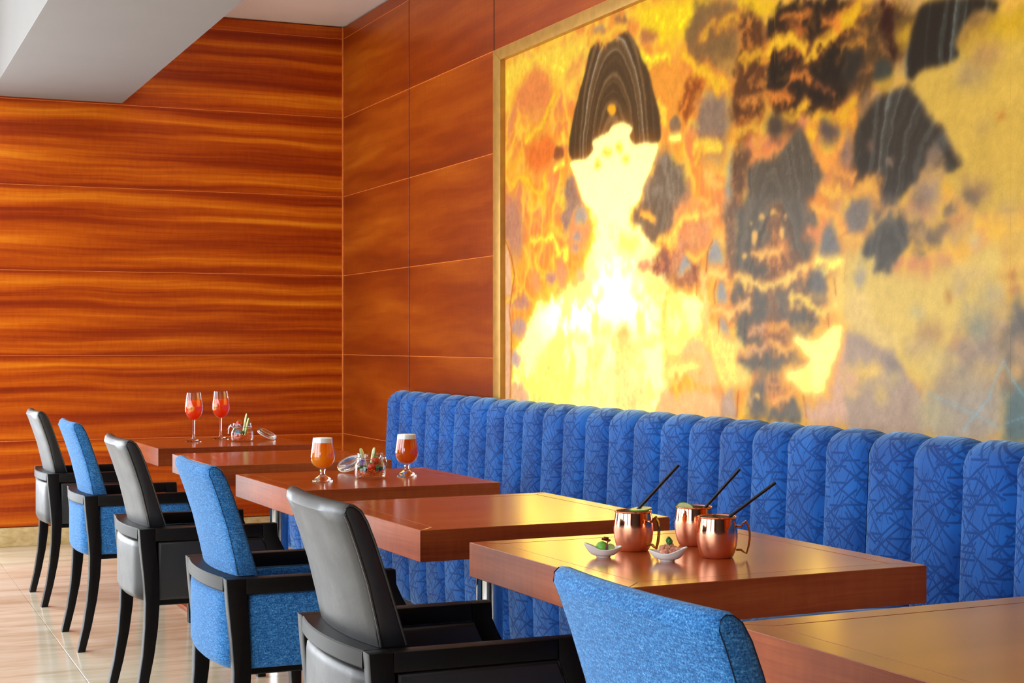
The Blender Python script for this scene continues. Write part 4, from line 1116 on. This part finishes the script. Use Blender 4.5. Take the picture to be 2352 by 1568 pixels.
# ------------------------------------------------------------------ tableware
def glass_mat(name, tint=(1, 1, 1), rough=0.0):
    m, nt, b = newmat(name)
    b.inputs['Base Color'].default_value = (*tint, 1)
    b.inputs['Transmission Weight'].default_value = 1.0
    b.inputs['Roughness'].default_value = rough
    b.inputs['IOR'].default_value = 1.45
    return m
GLASS = glass_mat('clear glass')
def thin_glass(name):
    m = bpy.data.materials.new(name); m.use_nodes = True
    nt = m.node_tree; nt.nodes.remove(nt.nodes['Principled BSDF'])
    tr = N(nt, 'ShaderNodeBsdfTransparent'); tr.inputs[0].default_value = (0.97, 0.98, 0.98, 1)
    gl = N(nt, 'ShaderNodeBsdfGlossy'); gl.inputs['Roughness'].default_value = 0.02
    fr = N(nt, 'ShaderNodeLayerWeight'); fr.inputs['Blend'].default_value = 0.5
    fac = math_(nt, 'ADD', math_(nt, 'MULTIPLY', math_(nt, 'POWER', fr.outputs['Facing'], 4.0), 0.55), 0.035)
    mx = N(nt, 'ShaderNodeMixShader')
    L(nt, fac, mx.inputs[0]); L(nt, tr.outputs[0], mx.inputs[1]); L(nt, gl.outputs[0], mx.inputs[2])
    L(nt, mx.outputs[0], nt.nodes['Material Output'].inputs['Surface'])
    return m
THIN = thin_glass('thin blown glass')
def drink_mat(name, top, bot, z0, z1):
    m, nt, b = newmat(name)
    tc = N(nt, 'ShaderNodeTexCoord'); sx = N(nt, 'ShaderNodeSeparateXYZ'); L(nt, tc.outputs['Object'], sx.inputs[0])
    mr = N(nt, 'ShaderNodeMapRange'); mr.inputs['From Min'].default_value = z0; mr.inputs['From Max'].default_value = z1
    L(nt, sx.outputs[2], mr.inputs['Value'])
    r = ramp(nt, mr.outputs[0], [(0.0, lin(bot)), (1.0, lin(top))])
    nt.nodes.remove(b)
    df = N(nt, 'ShaderNodeBsdfDiffuse'); tl = N(nt, 'ShaderNodeBsdfTranslucent'); gl = N(nt, 'ShaderNodeBsdfGlossy'); gl.inputs['Roughness'].default_value = 0.05
    for q in (df, tl): L(nt, r.outputs[0], q.inputs['Color'])
    m1 = N(nt, 'ShaderNodeMixShader'); m1.inputs[0].default_value = 0.5; L(nt, df.outputs[0], m1.inputs[1]); L(nt, tl.outputs[0], m1.inputs[2])
    m2 = N(nt, 'ShaderNodeMixShader'); m2.inputs[0].default_value = 0.03; L(nt, m1.outputs[0], m2.inputs[1]); L(nt, gl.outputs[0], m2.inputs[2])
    L(nt, m2.outputs[0], nt.nodes['Material Output'].inputs['Surface'])
    return m
SPRITZ = drink_mat('orange spritz', (255, 112, 16), (255, 62, 0), 0.10, 0.19)
BEER_A = drink_mat('pale ale', (255, 142, 2), (255, 182, 10), 0.04, 0.128)
BEER_B = drink_mat('amber ale', (226, 90, 0), (255, 142, 6), 0.04, 0.128)
FOAM = simple('beer foam', (252, 250, 244), rough=0.9, sss=0.3, bumps=0.1, scale=300)
def put(px, py, z=TZ):
    p = on_z(px, py, z); return (p.x, p.y, z)

def wine_glass(loc, label):
    t = thing('wine_glass', label, 'glass', loc, 0, 'spritz glasses on the farthest table')
    outer = [(0.0, 0.0), (0.038, 0.0), (0.0385, 0.0015), (0.030, 0.004), (0.012, 0.010), (0.0055, 0.020), (0.0042, 0.040), (0.004, 0.090), (0.006, 0.098)]
    bm = bmesh.new(); lathe(bm, outer, 32); finish('stem', bm, GLASS, t)
    prof = [(0.006, 0.0985), (0.018, 0.102), (0.030, 0.113), (0.038, 0.128), (0.0415, 0.147), (0.0405, 0.170), (0.0365, 0.196), (0.0325, 0.224)]
    inn = [(r - 0.0012, z) for r, z in prof[::-1]]; inn[-1] = (0.004, 0.1005)
    bm = bmesh.new(); lathe(bm, [(0, 0.0985)] + prof + inn + [(0, 0.1005)], 36); finish('bowl', bm, THIN, t)
    lp = [(0.0, 0.1015), (0.016, 0.1045), (0.0272, 0.1145), (0.0348, 0.129), (0.0380, 0.147), (0.0370, 0.169), (0.0343, 0.1875), (0.0, 0.1875)]
    bm = bmesh.new(); lathe(bm, lp, 36); finish('drink', bm, SPRITZ, t)
    return t
wg1 = put(445, 1013.5); wg2 = put(507, 1007.5)
wine_glass(wg1, 'wine glass of orange spritz with a round orange slice, left of the pair')
wine_glass(wg2, 'wine glass of red orange spritz beside the salad jar, right of the pair')
RIND = simple('orange rind', (255, 150, 20), rough=0.5); PULP = simple('orange flesh', (255, 176, 60), rough=0.4, vary=0.1, scale=200)
def orange_slice(loc, ang, label, r=0.015):
    """a thin slice pressed against the inside of the glass; local z looks out through the glass"""
    t = thing('orange_slice', label, 'fruit slice', loc, 0, 'orange slices in the spritz glasses')
    t.rotation_euler = (PI / 2, 0, ang)
    def bend(bm):
        for v in bm.verts: v.co.z -= v.co.x ** 2 / 0.076 + v.co.y ** 2 / 0.13
    bm = bmesh.new(); lathe(bm, [(r - 0.0028, -0.0006), (r, -0.0006), (r, 0.0006), (r - 0.0028, 0.0006), (r - 0.0028, -0.0006)], 28, cap0=False, cap1=False); bend(bm); finish('rind', bm, RIND, t)
    bm = bmesh.new()
    for k in range(8):
        a0, a1 = 2 * PI * k / 8 + 0.07, 2 * PI * (k + 1) / 8 - 0.07
        pts = [(0.0015 * math.cos((a0 + a1) / 2), 0.0015 * math.sin((a0 + a1) / 2))] + [((r - 0.0034) * math.cos(a0 + (a1 - a0) * q / 3), (r - 0.0034) * math.sin(a0 + (a1 - a0) * q / 3)) for q in range(4)]
        prism(bm, pts, 'z', -0.0004, 0.0004)
    bend(bm); finish('flesh', bm, PULP, t)
fdir = -FW
def toward(loc, d, dz): return (loc[0] + fdir.x * d, loc[1] + fdir.y * d, loc[2] + dz)
def press(loc, turn, dz):            # a spot on the inside of the bowl, turned sideways from the viewer
    d = Matrix.Rotation(turn, 3, 'Z') @ fdir
    return (loc[0] + d.x * 0.0392, loc[1] + d.y * 0.0392, loc[2] + dz)
orange_slice(press(wg1, -0.1, 0.152), -YAW - 0.1, 'round orange slice floating in the left spritz glass')
orange_slice(press(wg2, -0.75, 0.150), -YAW - 0.75, 'orange slice seen from the side in the right spritz glass', 0.0165)

def beer_glass(loc, mat, label):
    t = thing('beer_glass', label, 'glass', loc, 0, 'stemmed beer glasses')
    bm = bmesh.new(); lathe(bm, [(0.0, 0.0), (0.034, 0.0), (0.0345, 0.003), (0.028, 0.008), (0.016, 0.014), (0.0085, 0.022), (0.0075, 0.030), (0.010, 0.0375)], 36); finish('foot', bm, GLASS, t)
    prof = [(0.010, 0.038), (0.022, 0.044), (0.033, 0.054), (0.0395, 0.068), (0.0405, 0.080), (0.0385, 0.098), (0.0345, 0.120), (0.0325, 0.142)]
    inn = [(r - 0.0014, z) for r, z in prof[::-1]]; inn[-1] = (0.007, 0.0405)
    bm = bmesh.new(); lathe(bm, [(0, 0.038)] + prof + inn + [(0, 0.0405)], 40); finish('bowl', bm, THIN, t)
    bm = bmesh.new(); lathe(bm, [(0.0, 0.0415), (0.019, 0.0455), (0.0305, 0.0555), (0.0374, 0.069), (0.0384, 0.080), (0.0364, 0.098), (0.0329, 0.118), (0.0321, 0.1250), (0.0, 0.1250)], 40); finish('beer', bm, mat, t)
    bm = bmesh.new(); lathe(bm, [(0.0, 0.1252), (0.0318, 0.1252), (0.0309, 0.139), (0.028, 0.1408), (0.0, 0.1402)], 40); finish('foam', bm, FOAM, t)
beer_glass(put(741, 1104), BEER_A, 'stemmed glass of golden beer with white foam, left on its table')
beer_glass(put(934, 1092), BEER_B, 'stemmed glass of amber beer with white foam, in front of the banquette')

# salad jars with swing lids
CARROT = simple('shredded carrot', (250, 112, 20), rough=0.5, vary=0.1, sss=0.2)
TOMATO = simple('cherry tomato skin', (214, 48, 18), rough=0.15)
CUKE = simple('cucumber flesh', (228, 238, 172), rough=0.35, vary=0.05, sss=0.2)
CUKESKIN = simple('cucumber skin', (96, 150, 44), rough=0.35, vary=0.1)
KALE = simple('dark green kale', (34, 92, 22), rough=0.55, vary=0.35, scale=120)
PURPLE = simple('lilac radicchio', (150, 110, 200), rough=0.4, vary=0.25, scale=60)
SKYB = simple('pale blue napkin ring', (110, 170, 220), rough=0.4)
SEAL = simple('white rubber seal', (236, 232, 226), rough=0.5)
WIRE = simple('steel wire', (205, 205, 205), rough=0.15, metal=1.0)
LEAFG = simple('leaf green', (96, 160, 48), rough=0.5, vary=0.2, scale=100)

def salad_jar(loc, rz, label, where, lid_loc, lid_rot, seed):
    rnd = random.Random(seed)
    t = thing('clip_top_jar', label, 'jar', loc, rz, 'salad jars')
    prof = [(0.042, 0.0), (0.050, 0.004), (0.0525, 0.012), (0.0525, 0.040), (0.050, 0.050), (0.0455, 0.056), (0.0445, 0.062), (0.0465, 0.064), (0.0465, 0.068), (0.044, 0.071), (0.044, 0.083), (0.0435, 0.0845)]
    inn = [(r - 0.0025, max(z, 0.0035)) for r, z in prof[::-1]]
    bm = bmesh.new(); lathe(bm, [(0, 0)] + prof + inn + [(0, 0.0035)], 44); finish('glass_body', bm, THIN, t)
    bm = bmesh.new(); tube(bm, [(0.0475 * math.cos(2 * PI * k / 32), 0.0475 * math.sin(2 * PI * k / 32), 0.066) for k in range(32)], 0.0012, 6, closed=True); finish('neck_wire', bm, WIRE, t)
    bm = bmesh.new()
    for s in (-1, 1):
        tube(bm, [(0.048, s * 0.010, 0.067), (0.056, s * 0.011, 0.072), (0.062, s * 0.010, 0.055), (0.064, s * 0.007, 0.034)], 0.0012, 6)
    tube(bm, [(0.064, -0.007, 0.034), (0.066, 0, 0.032), (0.064, 0.007, 0.034)], 0.0012, 6)
    tube(bm, [(0.0475, -0.012, 0.066), (0.052, -0.011, 0.078), (0.052, 0.011, 0.078), (0.0475, 0.012, 0.066)], 0.0012, 6)
    finish('swing_clip', bm, WIRE, t)
    # open lid, hinged at the far side and resting on the table
    bm = bmesh.new(); lathe(bm, [(0.0, 0.0), (0.040, 0.0), (0.0445, 0.003), (0.0465, 0.007), (0.0465, 0.011), (0.043, 0.014), (0.030, 0.016), (0.0, 0.0165)], 40)
    lid = finish('lid', bm, GLASS, t)
    lid.matrix_parent_inverse = Matrix.Identity(4)
    M = Matrix.Translation(Vector(loc)) @ Matrix.Rotation(rz, 4, 'Z')
    W = Matrix.Translation(Vector(lid_loc)) @ lid_rot.to_matrix().to_4x4()
    lid.matrix_basis = M.inverted() @ W
    bm = bmesh.new(); lathe(bm, [(0.037, -0.0022), (0.0455, -0.0022), (0.0462, 0.0), (0.0455, 0.0025), (0.0450, 0.0025), (0.0445, -0.0003), (0.037, -0.0003), (0.037, -0.0022)], 40, cap0=False, cap1=False); finish('seal', bm, SEAL, lid)
    bm = bmesh.new(); tube(bm, [(0.0478 * math.cos(2 * PI * k / 32), 0.0478 * math.sin(2 * PI * k / 32), 0.008) for k in range(32)], 0.0011, 6, closed=True); finish('lid_wire', bm, WIRE, lid)
    # contents
    bm = bmesh.new()
    for k in range(120):
        a = rnd.uniform(0, 2 * PI); r = 0.042 * math.sqrt(rnd.random()); z = rnd.uniform(0.007, 0.030)
        a2 = rnd.uniform(0, 2 * PI); ln = rnd.uniform(0.012, 0.026)
        p0 = Vector((r * math.cos(a), r * math.sin(a), z)); p2 = p0 + Vector((ln * math.cos(a2), ln * math.sin(a2), rnd.uniform(-0.004, 0.006)))
        for p in (p0, p2):
            q = math.hypot(p.x, p.y)
            if q > 0.046: p.x *= 0.046 / q; p.y *= 0.046 / q
            p.z = min(max(p.z, 0.006), 0.034)
        mid = (p0 + p2) / 2 + Vector((rnd.uniform(-.004, .004), rnd.uniform(-.004, .004), 0.003))
        tube(bm, [p0, mid, p2], 0.0016, 4)
    c = finish('shredded_carrot', bm, CARROT); c.location = loc; c['kind'] = 'stuff'
    tag(c, 'orange shredded carrot at the bottom of the %s' % where, 'carrot')
    def at(x, y, z):          # view-aligned offsets inside the jar
        return (loc[0] + RT.x * x - FW.x * y, loc[1] + RT.y * x - FW.y * y, loc[2] + z)
    return at
CL = Vector(put(556, 1013)); CJ = Vector(put(850, 1098))
from mathutils import Euler
r1 = Matrix.Rotation(-YAW, 3, 'Z') @ Matrix.Rotation(math.radians(27), 3, 'Y') @ Matrix.Rotation(math.radians(6), 3, 'X')
lid1 = Vector(put(612, 1010)); 
at1 = salad_jar(tuple(CL), -YAW + PI, 'glass clip jar of vegetables beside the spritz glasses', 'jar by the spritz glasses', (lid1.x, lid1.y, TZ + 0.0235), r1.to_euler(), 3)
r2 = Matrix.Rotation(-YAW, 3, 'Z') @ Matrix.Rotation(math.radians(-20), 3, 'Y') @ Matrix.Rotation(math.radians(22), 3, 'X')
lid2 = Vector(put(806, 1084))
at2 = salad_jar(tuple(CJ), -YAW - 0.55, 'glass clip jar of vegetables between the two beer glasses', 'jar between the beer glasses', (lid2.x, lid2.y, TZ + 0.0262), r2.to_euler(), 8)

def cucumber(p0, p1, label, r=0.008):
    t = thing('cucumber_stick', label, 'vegetable', p0, 0, 'cucumber sticks in the jars')
    d = Vector(p1) - Vector(p0); ln = d.length
    t.rotation_euler = d.to_track_quat('Z', 'Y').to_euler()
    prof = [(r * 0.8, 0.0), (r, ln * 0.3), (r, ln * 0.75), (r * 0.8, ln * 0.92), (r * 0.4, ln)]
    bm = bmesh.new(); lathe(bm, prof, 12); bmesh.ops.scale(bm, vec=(1, 0.6, 1), verts=bm.verts); finish('flesh', bm, CUKE, t)
    bm = bmesh.new()
    rows = []
    for rr, z in prof:
        rows.append([((rr + 0.0006) * math.cos(a), 0.6 * (rr + 0.0006) * math.sin(a), z) for a in [math.radians(200 + 14 * k) for k in range(11)]])
    loft(bm, rows); finish('skin', bm, CUKESKIN, t)
def tomato(p, label, r=0.014):
    t = thing('cherry_tomato', label, 'tomato', p, 0, 'cherry tomatoes in the jars')
    bm = bmesh.new(); blob(bm, (0, 0, 0), r, 3, 0.01, 1, (1, 1, 0.95)); finish('fruit', bm, TOMATO, t)
    bm = bmesh.new()
    for k in range(5):
        a = 2 * PI * k / 5
        tube(bm, [(0, 0, r * 0.95), (0.4 * r * math.cos(a), 0.4 * r * math.sin(a), r * 0.97), (0.8 * r * math.cos(a), 0.8 * r * math.sin(a), r * 0.72)], 0.001, 5, radii=[0.0012, 0.0014, 0.0004])
    finish('calyx', bm, LEAFG, t)
def leafclump(p, r, mat, label, name, cat, seed, n=9):
    rnd = random.Random(seed); bm = bmesh.new()
    for k in range(n):
        d = Vector((rnd.gauss(0, 1), rnd.gauss(0, 1), rnd.gauss(0, 0.7))).normalized() * r * rnd.uniform(0.2, 0.75)
        blob(bm, d, r * rnd.uniform(0.28, 0.45), 2, 0.28, seed * 31 + k)
    o = finish(name, bm, mat); o.location = p
    return tag(o, label, cat)
def petal(p, rot, size, mat, label, name):
    bm = bmesh.new(); rows = []
    for i in range(9):
        v = i / 8; wd = math.sin(PI * (0.1 + 0.85 * v)) * size[0]
        rows.append([(u * wd, v * size[1], 0.25 * size[0] * u * u + 0.3 * size[1] * (v - 0.5) ** 2) for u in (-1, -0.6, -0.2, 0.2, 0.6, 1)])
    loft(bm, rows)
    g = bmesh.ops.solidify(bm, geom=list(bm.faces), thickness=0.0012)
    o = finish(name, bm, mat); o.location = p; o.rotation_euler = rot
    return tag(o, label, 'leaf')
cucumber(at1(0.006, 0.012, 0.032), at1(0.022, 0.006, 0.128), 'tall cucumber stick in the jar by the spritz glasses', 0.0085)
cucumber(at1(0.016, 0.026, 0.030), at1(0.034, 0.020, 0.108), 'short cucumber stick in the jar by the spritz glasses', 0.008)
tomato(at1(-0.010, 0.016, 0.086), 'cherry tomato on top of the jar by the spritz glasses', 0.013)
leafclump(at1(0.008, 0.026, 0.042), 0.015, KALE, 'green kale in the jar by the spritz glasses', 'kale_leaf', 'leaf', 5, 8)
petal(at1(-0.024, 0.030, 0.032), (1.1, 0.5, -YAW), (0.010, 0.024), SKYB, 'pale blue leaf in the jar by the spritz glasses', 'pale_leaf')
leafclump(at1(-0.030, 0.014, 0.056), 0.012, KALE, 'dark leaf at the rim of the jar by the spritz glasses', 'dark_leaf', 'leaf', 7, 6)
cucumber(at2(-0.014, 0.006, 0.040), at2(-0.032, -0.002, 0.100), 'left cucumber stick in the jar between the beer glasses', 0.009)
cucumber(at2(0.004, 0.000, 0.045), at2(0.014, -0.006, 0.102), 'right cucumber stick in the jar between the beer glasses', 0.0085)
tomato(at2(0.008, 0.028, 0.040), 'cherry tomato low in the jar between the beer glasses', 0.014)
tomato(at2(0.020, 0.010, 0.060), 'cherry tomato near the rim of the jar between the beer glasses', 0.014)
leafclump(at2(-0.022, 0.026, 0.034), 0.018, KALE, 'dark green kale at left in the jar between the beer glasses', 'kale_leaf', 'leaf', 9, 12)
leafclump(at2(0.030, 0.018, 0.034), 0.015, KALE, 'green kale at right in the jar between the beer glasses', 'kale_leaf', 'leaf', 10, 9)
petal(at2(-0.028, 0.032, 0.044), (1.2, 0.3, -YAW - 0.5), (0.010, 0.028), PURPLE, 'lilac radicchio leaf in the jar between the beer glasses', 'radicchio_leaf')

# copper mugs
def copper_mat():
    m, nt, b = newmat('polished copper')
    tc = N(nt, 'ShaderNodeTexCoord'); sx = N(nt, 'ShaderNodeSeparateXYZ'); L(nt, tc.outputs['Object'], sx.inputs[0])
    n = N(nt, 'ShaderNodeTexNoise'); n.inputs['Scale'].default_value = 60; n.inputs['Detail'].default_value = 2
    L(nt, tc.outputs['Object'], n.inputs['Vector'])
    # condensation mists the cold lower two thirds of the mug
    zz = math_(nt, 'ADD', sx.outputs[2], math_(nt, 'MULTIPLY', math_(nt, 'SUBTRACT', n.outputs[0], 0.5), 0.008))
    rr = ramp(nt, math_(nt, 'MULTIPLY', zz, 10.0), [(0.50, (0.34,) * 3 + (1,)), (0.60, (0.07,) * 3 + (1,))])
    L(nt, rr.outputs[0], b.inputs['Roughness'])
    b.inputs['Base Color'].default_value = lin((250, 172, 136))
    b.inputs['Metallic'].default_value = 1.0
    d = N(nt, 'ShaderNodeTexVoronoi'); d.inputs['Scale'].default_value = 420
    L(nt, tc.outputs['Object'], d.inputs['Vector'])
    dr = ramp(nt, d.outputs[0], [(0.0, (1, 1, 1, 1)), (0.35, (0, 0, 0, 1))])
    msk = ramp(nt, math_(nt, 'MULTIPLY', zz, 10.0), [(0.48, (1,) * 4), (0.60, (0, 0, 0, 1))])
    bump(nt, b, math_(nt, 'MULTIPLY', dr.outputs[0], msk.outputs[0]), 0.12, 0.001)
    return m
COPPER = copper_mat()
COPPER_RIM = simple('copper rim', (232, 146, 108), rough=0.12, metal=1.0)
NICKEL = simple('nickel lining', (196, 188, 178), rough=0.2, metal=1.0)
STRAW = simple('black straw', (12, 12, 14), rough=0.22, coat=0.3)
MULE = simple('pale cocktail', (206, 196, 150), rough=0.1)
def mug(loc, ang, label):
    t = thing('copper_mug', label, 'mug', loc, ang, 'copper mugs')
    prof = [(0.031, 0.0), (0.0335, 0.002), (0.038, 0.012), (0.0415, 0.026), (0.0432, 0.042), (0.0425, 0.058), (0.0405, 0.072), (0.0390, 0.083)]
    bm = bmesh.new(); lathe(bm, [(0, 0.0)] + prof + [(0.0375, 0.083), (0.0375, 0.0828)], 56, cap1=False); finish('body', bm, COPPER, t)
    inn = [(0.0376, 0.084)] + [(r - 0.0016, z) for r, z in prof[::-1][:-1]]
    bm = bmesh.new(); lathe(bm, [(0.0376, 0.0845), (0.0388, 0.0705), (0.0408, 0.058), (0.0414, 0.042), (0.0398, 0.026), (0.034, 0.006), (0.0, 0.005)], 56, cap0=False); finish('lining', bm, NICKEL, t)
    bm = bmesh.new(); tube(bm, [(0.0393 * math.cos(2 * PI * k / 48), 0.0393 * math.sin(2 * PI * k / 48), 0.0845) for k in range(48)], 0.0018, 8, closed=True); finish('rim', bm, COPPER_RIM, t)
    bm = bmesh.new(); lathe(bm, [(0.0, 0.060), (0.0403, 0.060), (0.0403, 0.0615), (0.0, 0.0615)], 40); finish('drink', bm, MULE, t)
    # angular brass handle
    path = [(0.0405, 0.066), (0.050, 0.0655), (0.0535, 0.070), (0.0600, 0.0765), (0.0655, 0.066), (0.0680, 0.052), (0.0680, 0.040), (0.0655, 0.024), (0.0610, 0.0085), (0.0540, 0.013), (0.0500, 0.016), (0.0395, 0.016)]
    hw = [0.0045, 0.004, 0.0042, 0.0036, 0.0032, 0.0032, 0.0032, 0.0034, 0.0036, 0.0042, 0.004, 0.005]
    rows = []
    P = [Vector((x, 0, z)) for x, z in path]
    for i, p in enumerate(P):
        tg = (P[min(i + 1, len(P) - 1)] - P[max(i - 1, 0)]).normalized()
        nr = Vector((tg.z, 0, -tg.x))
        th = 0.0022
        rows.append([tuple(p + nr * (th * a) + Vector((0, hw[i] * b_, 0))) for a, b_ in ((1, 0.7), (1, -0.7), (0.5, -1), (-0.5, -1), (-1, -0.7), (-1, 0.7), (-0.5, 1), (0.5, 1))])
    bm = bmesh.new(); loft(bm, rows, closed_u=True, cap_ends=True); finish('handle', bm, BRASS, t)
    return t
mA, mB, mC = put(1455, 1263), put(1594, 1251), put(1647, 1278.5)
mug(mA, -YAW - 0.72, 'copper mug standing left, a cucumber slice and straw across its rim')
mug(mB, -YAW + 1.0, 'copper mug standing behind the other two')
mug(mC, -YAW - 0.12, 'front copper mug with its brass handle in full view to the right')
def straw(m, base_off, mouth, tip, label):
    dm = depth(Vector(m))
    p1 = at_depth(*mouth, dm); p2 = at_depth(*tip, dm)
    d = (p2 - p1).normalized()
    k = (p1.z - (TZ + 0.0625)) / d.z
    p0 = p1 - d * k
    t = bpy.data.meshes.new('x'); bpy.data.meshes.remove(t)
    bm = bmesh.new()
    L_ = (p2 - p0).length
    lathe(bm, [(0.0028, 0), (0.0035, 0), (0.0035, L_), (0.0028, L_), (0.0028, 0)], 16, cap0=False, cap1=False)
    o = finish('drinking_straw', bm, STRAW)
    o.location = p0; o.rotation_euler = d.to_track_quat('Z', 'Y').to_euler()
    tag(o, label, 'straw', 'black drinking straws')
straw(mA, 0, (1463, 1172), (1559, 1067), 'black straw leaning out of the left copper mug')
straw(mB, 0, (1617, 1168), (1699, 1077), 'black straw leaning out of the rear copper mug')
straw(mC, 0, (1672, 1189), (1781, 1108), 'black straw leaning out of the front copper mug')
def cuke_slice(p, rot, r, label):
    t = thing('cucumber_slice', label, 'vegetable slice', p, 0, 'cucumber slices on the mugs')
    t.rotation_euler = rot
    bm = bmesh.new(); lathe(bm, [(0, -0.0012), (r - 0.0015, -0.0012), (r - 0.0015, 0.0012), (0, 0.0012)], 28); bmesh.ops.scale(bm, vec=(1.35, 1, 1), verts=bm.verts); finish('flesh', bm, CUKE, t)
    bm = bmesh.new(); lathe(bm, [(r - 0.0014, -0.0013), (r, -0.0013), (r, 0.0013), (r - 0.0014, 0.0013), (r - 0.0014, -0.0013)], 28, cap0=False, cap1=False); bmesh.ops.scale(bm, vec=(1.35, 1, 1), verts=bm.verts); finish('skin', bm, CUKESKIN, t)
cuke_slice((mA[0] + RT.x * 0.016 - FW.x * 0.0, mA[1] + RT.y * 0.016, TZ + 0.0895), (0.12, -0.08, -YAW), 0.018, 'cucumber slice lying across the left copper mug')
cuke_slice((mB[0] - RT.x * 0.020, mB[1] - RT.y * 0.020, TZ + 0.082), (0.9, 0.2, -YAW), 0.015, 'cucumber slice standing inside the rear copper mug')

# little boat dishes with canapes
PORC = simple('white porcelain', (244, 243, 240), rough=0.12, coat=0.5)
def boat_dish(loc, rz, label):
    t = thing('boat_dish', label, 'dish', loc, rz, 'white boat dishes')
    bm = bmesh.new(); n = 40; rows = []
    def ring(k, inner):
        pts = []
        for i in range(n):
            a = 2 * PI * i / n; c, s = math.cos(a), math.sin(a)
            tipb = max(0, c) ** 6; tipa = max(0, -c) ** 6
            R = 0.028 + 0.009 * abs(c) ** 3 + 0.005 * tipa + 0.003 * tipb
            zr = 0.0165 + 0.0135 * max(0, -c) ** 2.2 + 0.006 * max(0, c) ** 2.5
            base_r = 0.017
            kk = k ** 0.8
            r = base_r + (R - base_r) * kk
            z = 0.004 + (zr - 0.004) * k ** 1.7
            if inner: r -= 0.0016; z += 0.0014
            pts.append((r * c, r * s * 0.86, z))
        return pts
    rows = [[(0.0145 * math.cos(2 * PI * i / n), 0.0135 * math.sin(2 * PI * i / n), 0.0) for i in range(n)], [(0.0165 * math.cos(2 * PI * i / n), 0.0145 * math.sin(2 * PI * i / n), 0.0035) for i in range(n)]]
    rows += [ring(k, False) for k in (0.05, 0.25, 0.5, 0.75, 0.93, 1.0)]
    rows += [ring(k, True) for k in (0.99, 0.9, 0.7, 0.45, 0.2)]
    rows += [[(0.006 * math.cos(2 * PI * i / n), 0.006 * math.sin(2 * PI * i / n), 0.0048) for i in range(n)]]
    loft(bm, rows, closed_u=True, cap_ends=True)
    finish('bowl', bm, PORC, t, ang=60)
dA, dB = put(1386, 1279), put(1533, 1288)
boat_dish(dA, -YAW + 0.05, 'white boat dish holding green melon balls, left of the mugs')
boat_dish(dB, -YAW + PI - 0.25, 'white boat dish holding pink prawn bites, between the mugs')
def off(b, x, y, z): return (b[0] + RT.x * x - FW.x * y, b[1] + RT.y * x - FW.y * y, b[2] + z)
MELG = simple('green melon', (120, 190, 76), rough=0.25, vary=0.1, sss=0.2); MELP = simple('pale melon', (196, 216, 130), rough=0.3, vary=0.05, sss=0.2)
for c, r, m_, lb in ((off(dA, -0.003, 0.004, 0.0205), 0.0135, MELG, 'green melon ball in the left white dish'), (off(dA, 0.014, 0.002, 0.0185), 0.0105, MELP, 'pale melon ball in the left white dish')):
    bm = bmesh.new(); blob(bm, (0, 0, 0), r, 3, 0.02, 4); o = finish('melon_ball', bm, m_); o.location = c; tag(o, lb, 'melon ball', 'melon balls')
BEET = simple('beet stem', (140, 24, 66), rough=0.35, vary=0.2); BEETL = simple('beet leaf', (110, 30, 26), rough=0.45, vary=0.3, scale=150)
sp_t = thing('beet_sprig', 'crimson beet sprig lying over the melon balls', 'sprig', off(dA, 0.004, 0.016, 0.0135))
def rel(x, y, z): return (RT.x * x - FW.x * y, RT.y * x - FW.y * y, z)
bm = bmesh.new(); tube(bm, [rel(-0.002, 0, 0), rel(0.002, 0.001, 0.010), rel(0.004, -0.002, 0.020), rel(0.001, -0.008, 0.026)], 0.0016, 8); finish('stem', bm, BEET, sp_t)
for k, q in enumerate((rel(-0.003, -0.006, 0.026), rel(0.005, -0.008, 0.023), rel(0.001, -0.010, 0.027))):
    bm = bmesh.new(); blob(bm, q, 0.006, 2, 0.3, 40 + k, (1, 1, 0.5)); finish('leaf', bm, BEETL, sp_t)
PRAWN = simple('pink prawn', (236, 150, 124), rough=0.25, vary=0.22, scale=130, sss=0.2)
for k, (x, y, z, r) in enumerate(((-0.002, 0.004, 0.0185, 0.0115), (0.012, 0.000, 0.0225, 0.0115), (-0.008, 0.000, 0.0265, 0.0090), (0.004, -0.002, 0.0305, 0.0090))):
    bm = bmesh.new(); blob(bm, (0, 0, 0), r, 3, 0.16, 60 + k, (1.15, 1, 0.8)); o = finish('prawn_bite', bm, PRAWN); o.location = off(dB, x, y, z)
    tag(o, ['lower left pink prawn bite in the right white dish', 'right pink prawn bite in the right white dish', 'upper left pink prawn bite in the right white dish', 'topmost pink prawn bite under the parsley'][k], 'prawn', 'prawn bites')
bm = bmesh.new(); blob(bm, (0, 0, 0), 0.0085, 3, 0.14, 77, (1.2, 1.0, 0.35)); o = finish('cream_sauce', bm, simple('speckled cream', (232, 206, 184), rough=0.3, vary=0.12, scale=300)); o.location = off(dB, -0.013, 0.008, 0.0145); tag(o, 'pale speckled sauce at the left of the prawn dish', 'sauce')
leafclump(off(dB, 0.004, 0.0, 0.041), 0.0105, simple('parsley green', (44, 110, 34), rough=0.5, vary=0.35, scale=150), 'parsley sprig on top of the prawn bites', 'parsley_sprig', 'sprig', 12, 12)
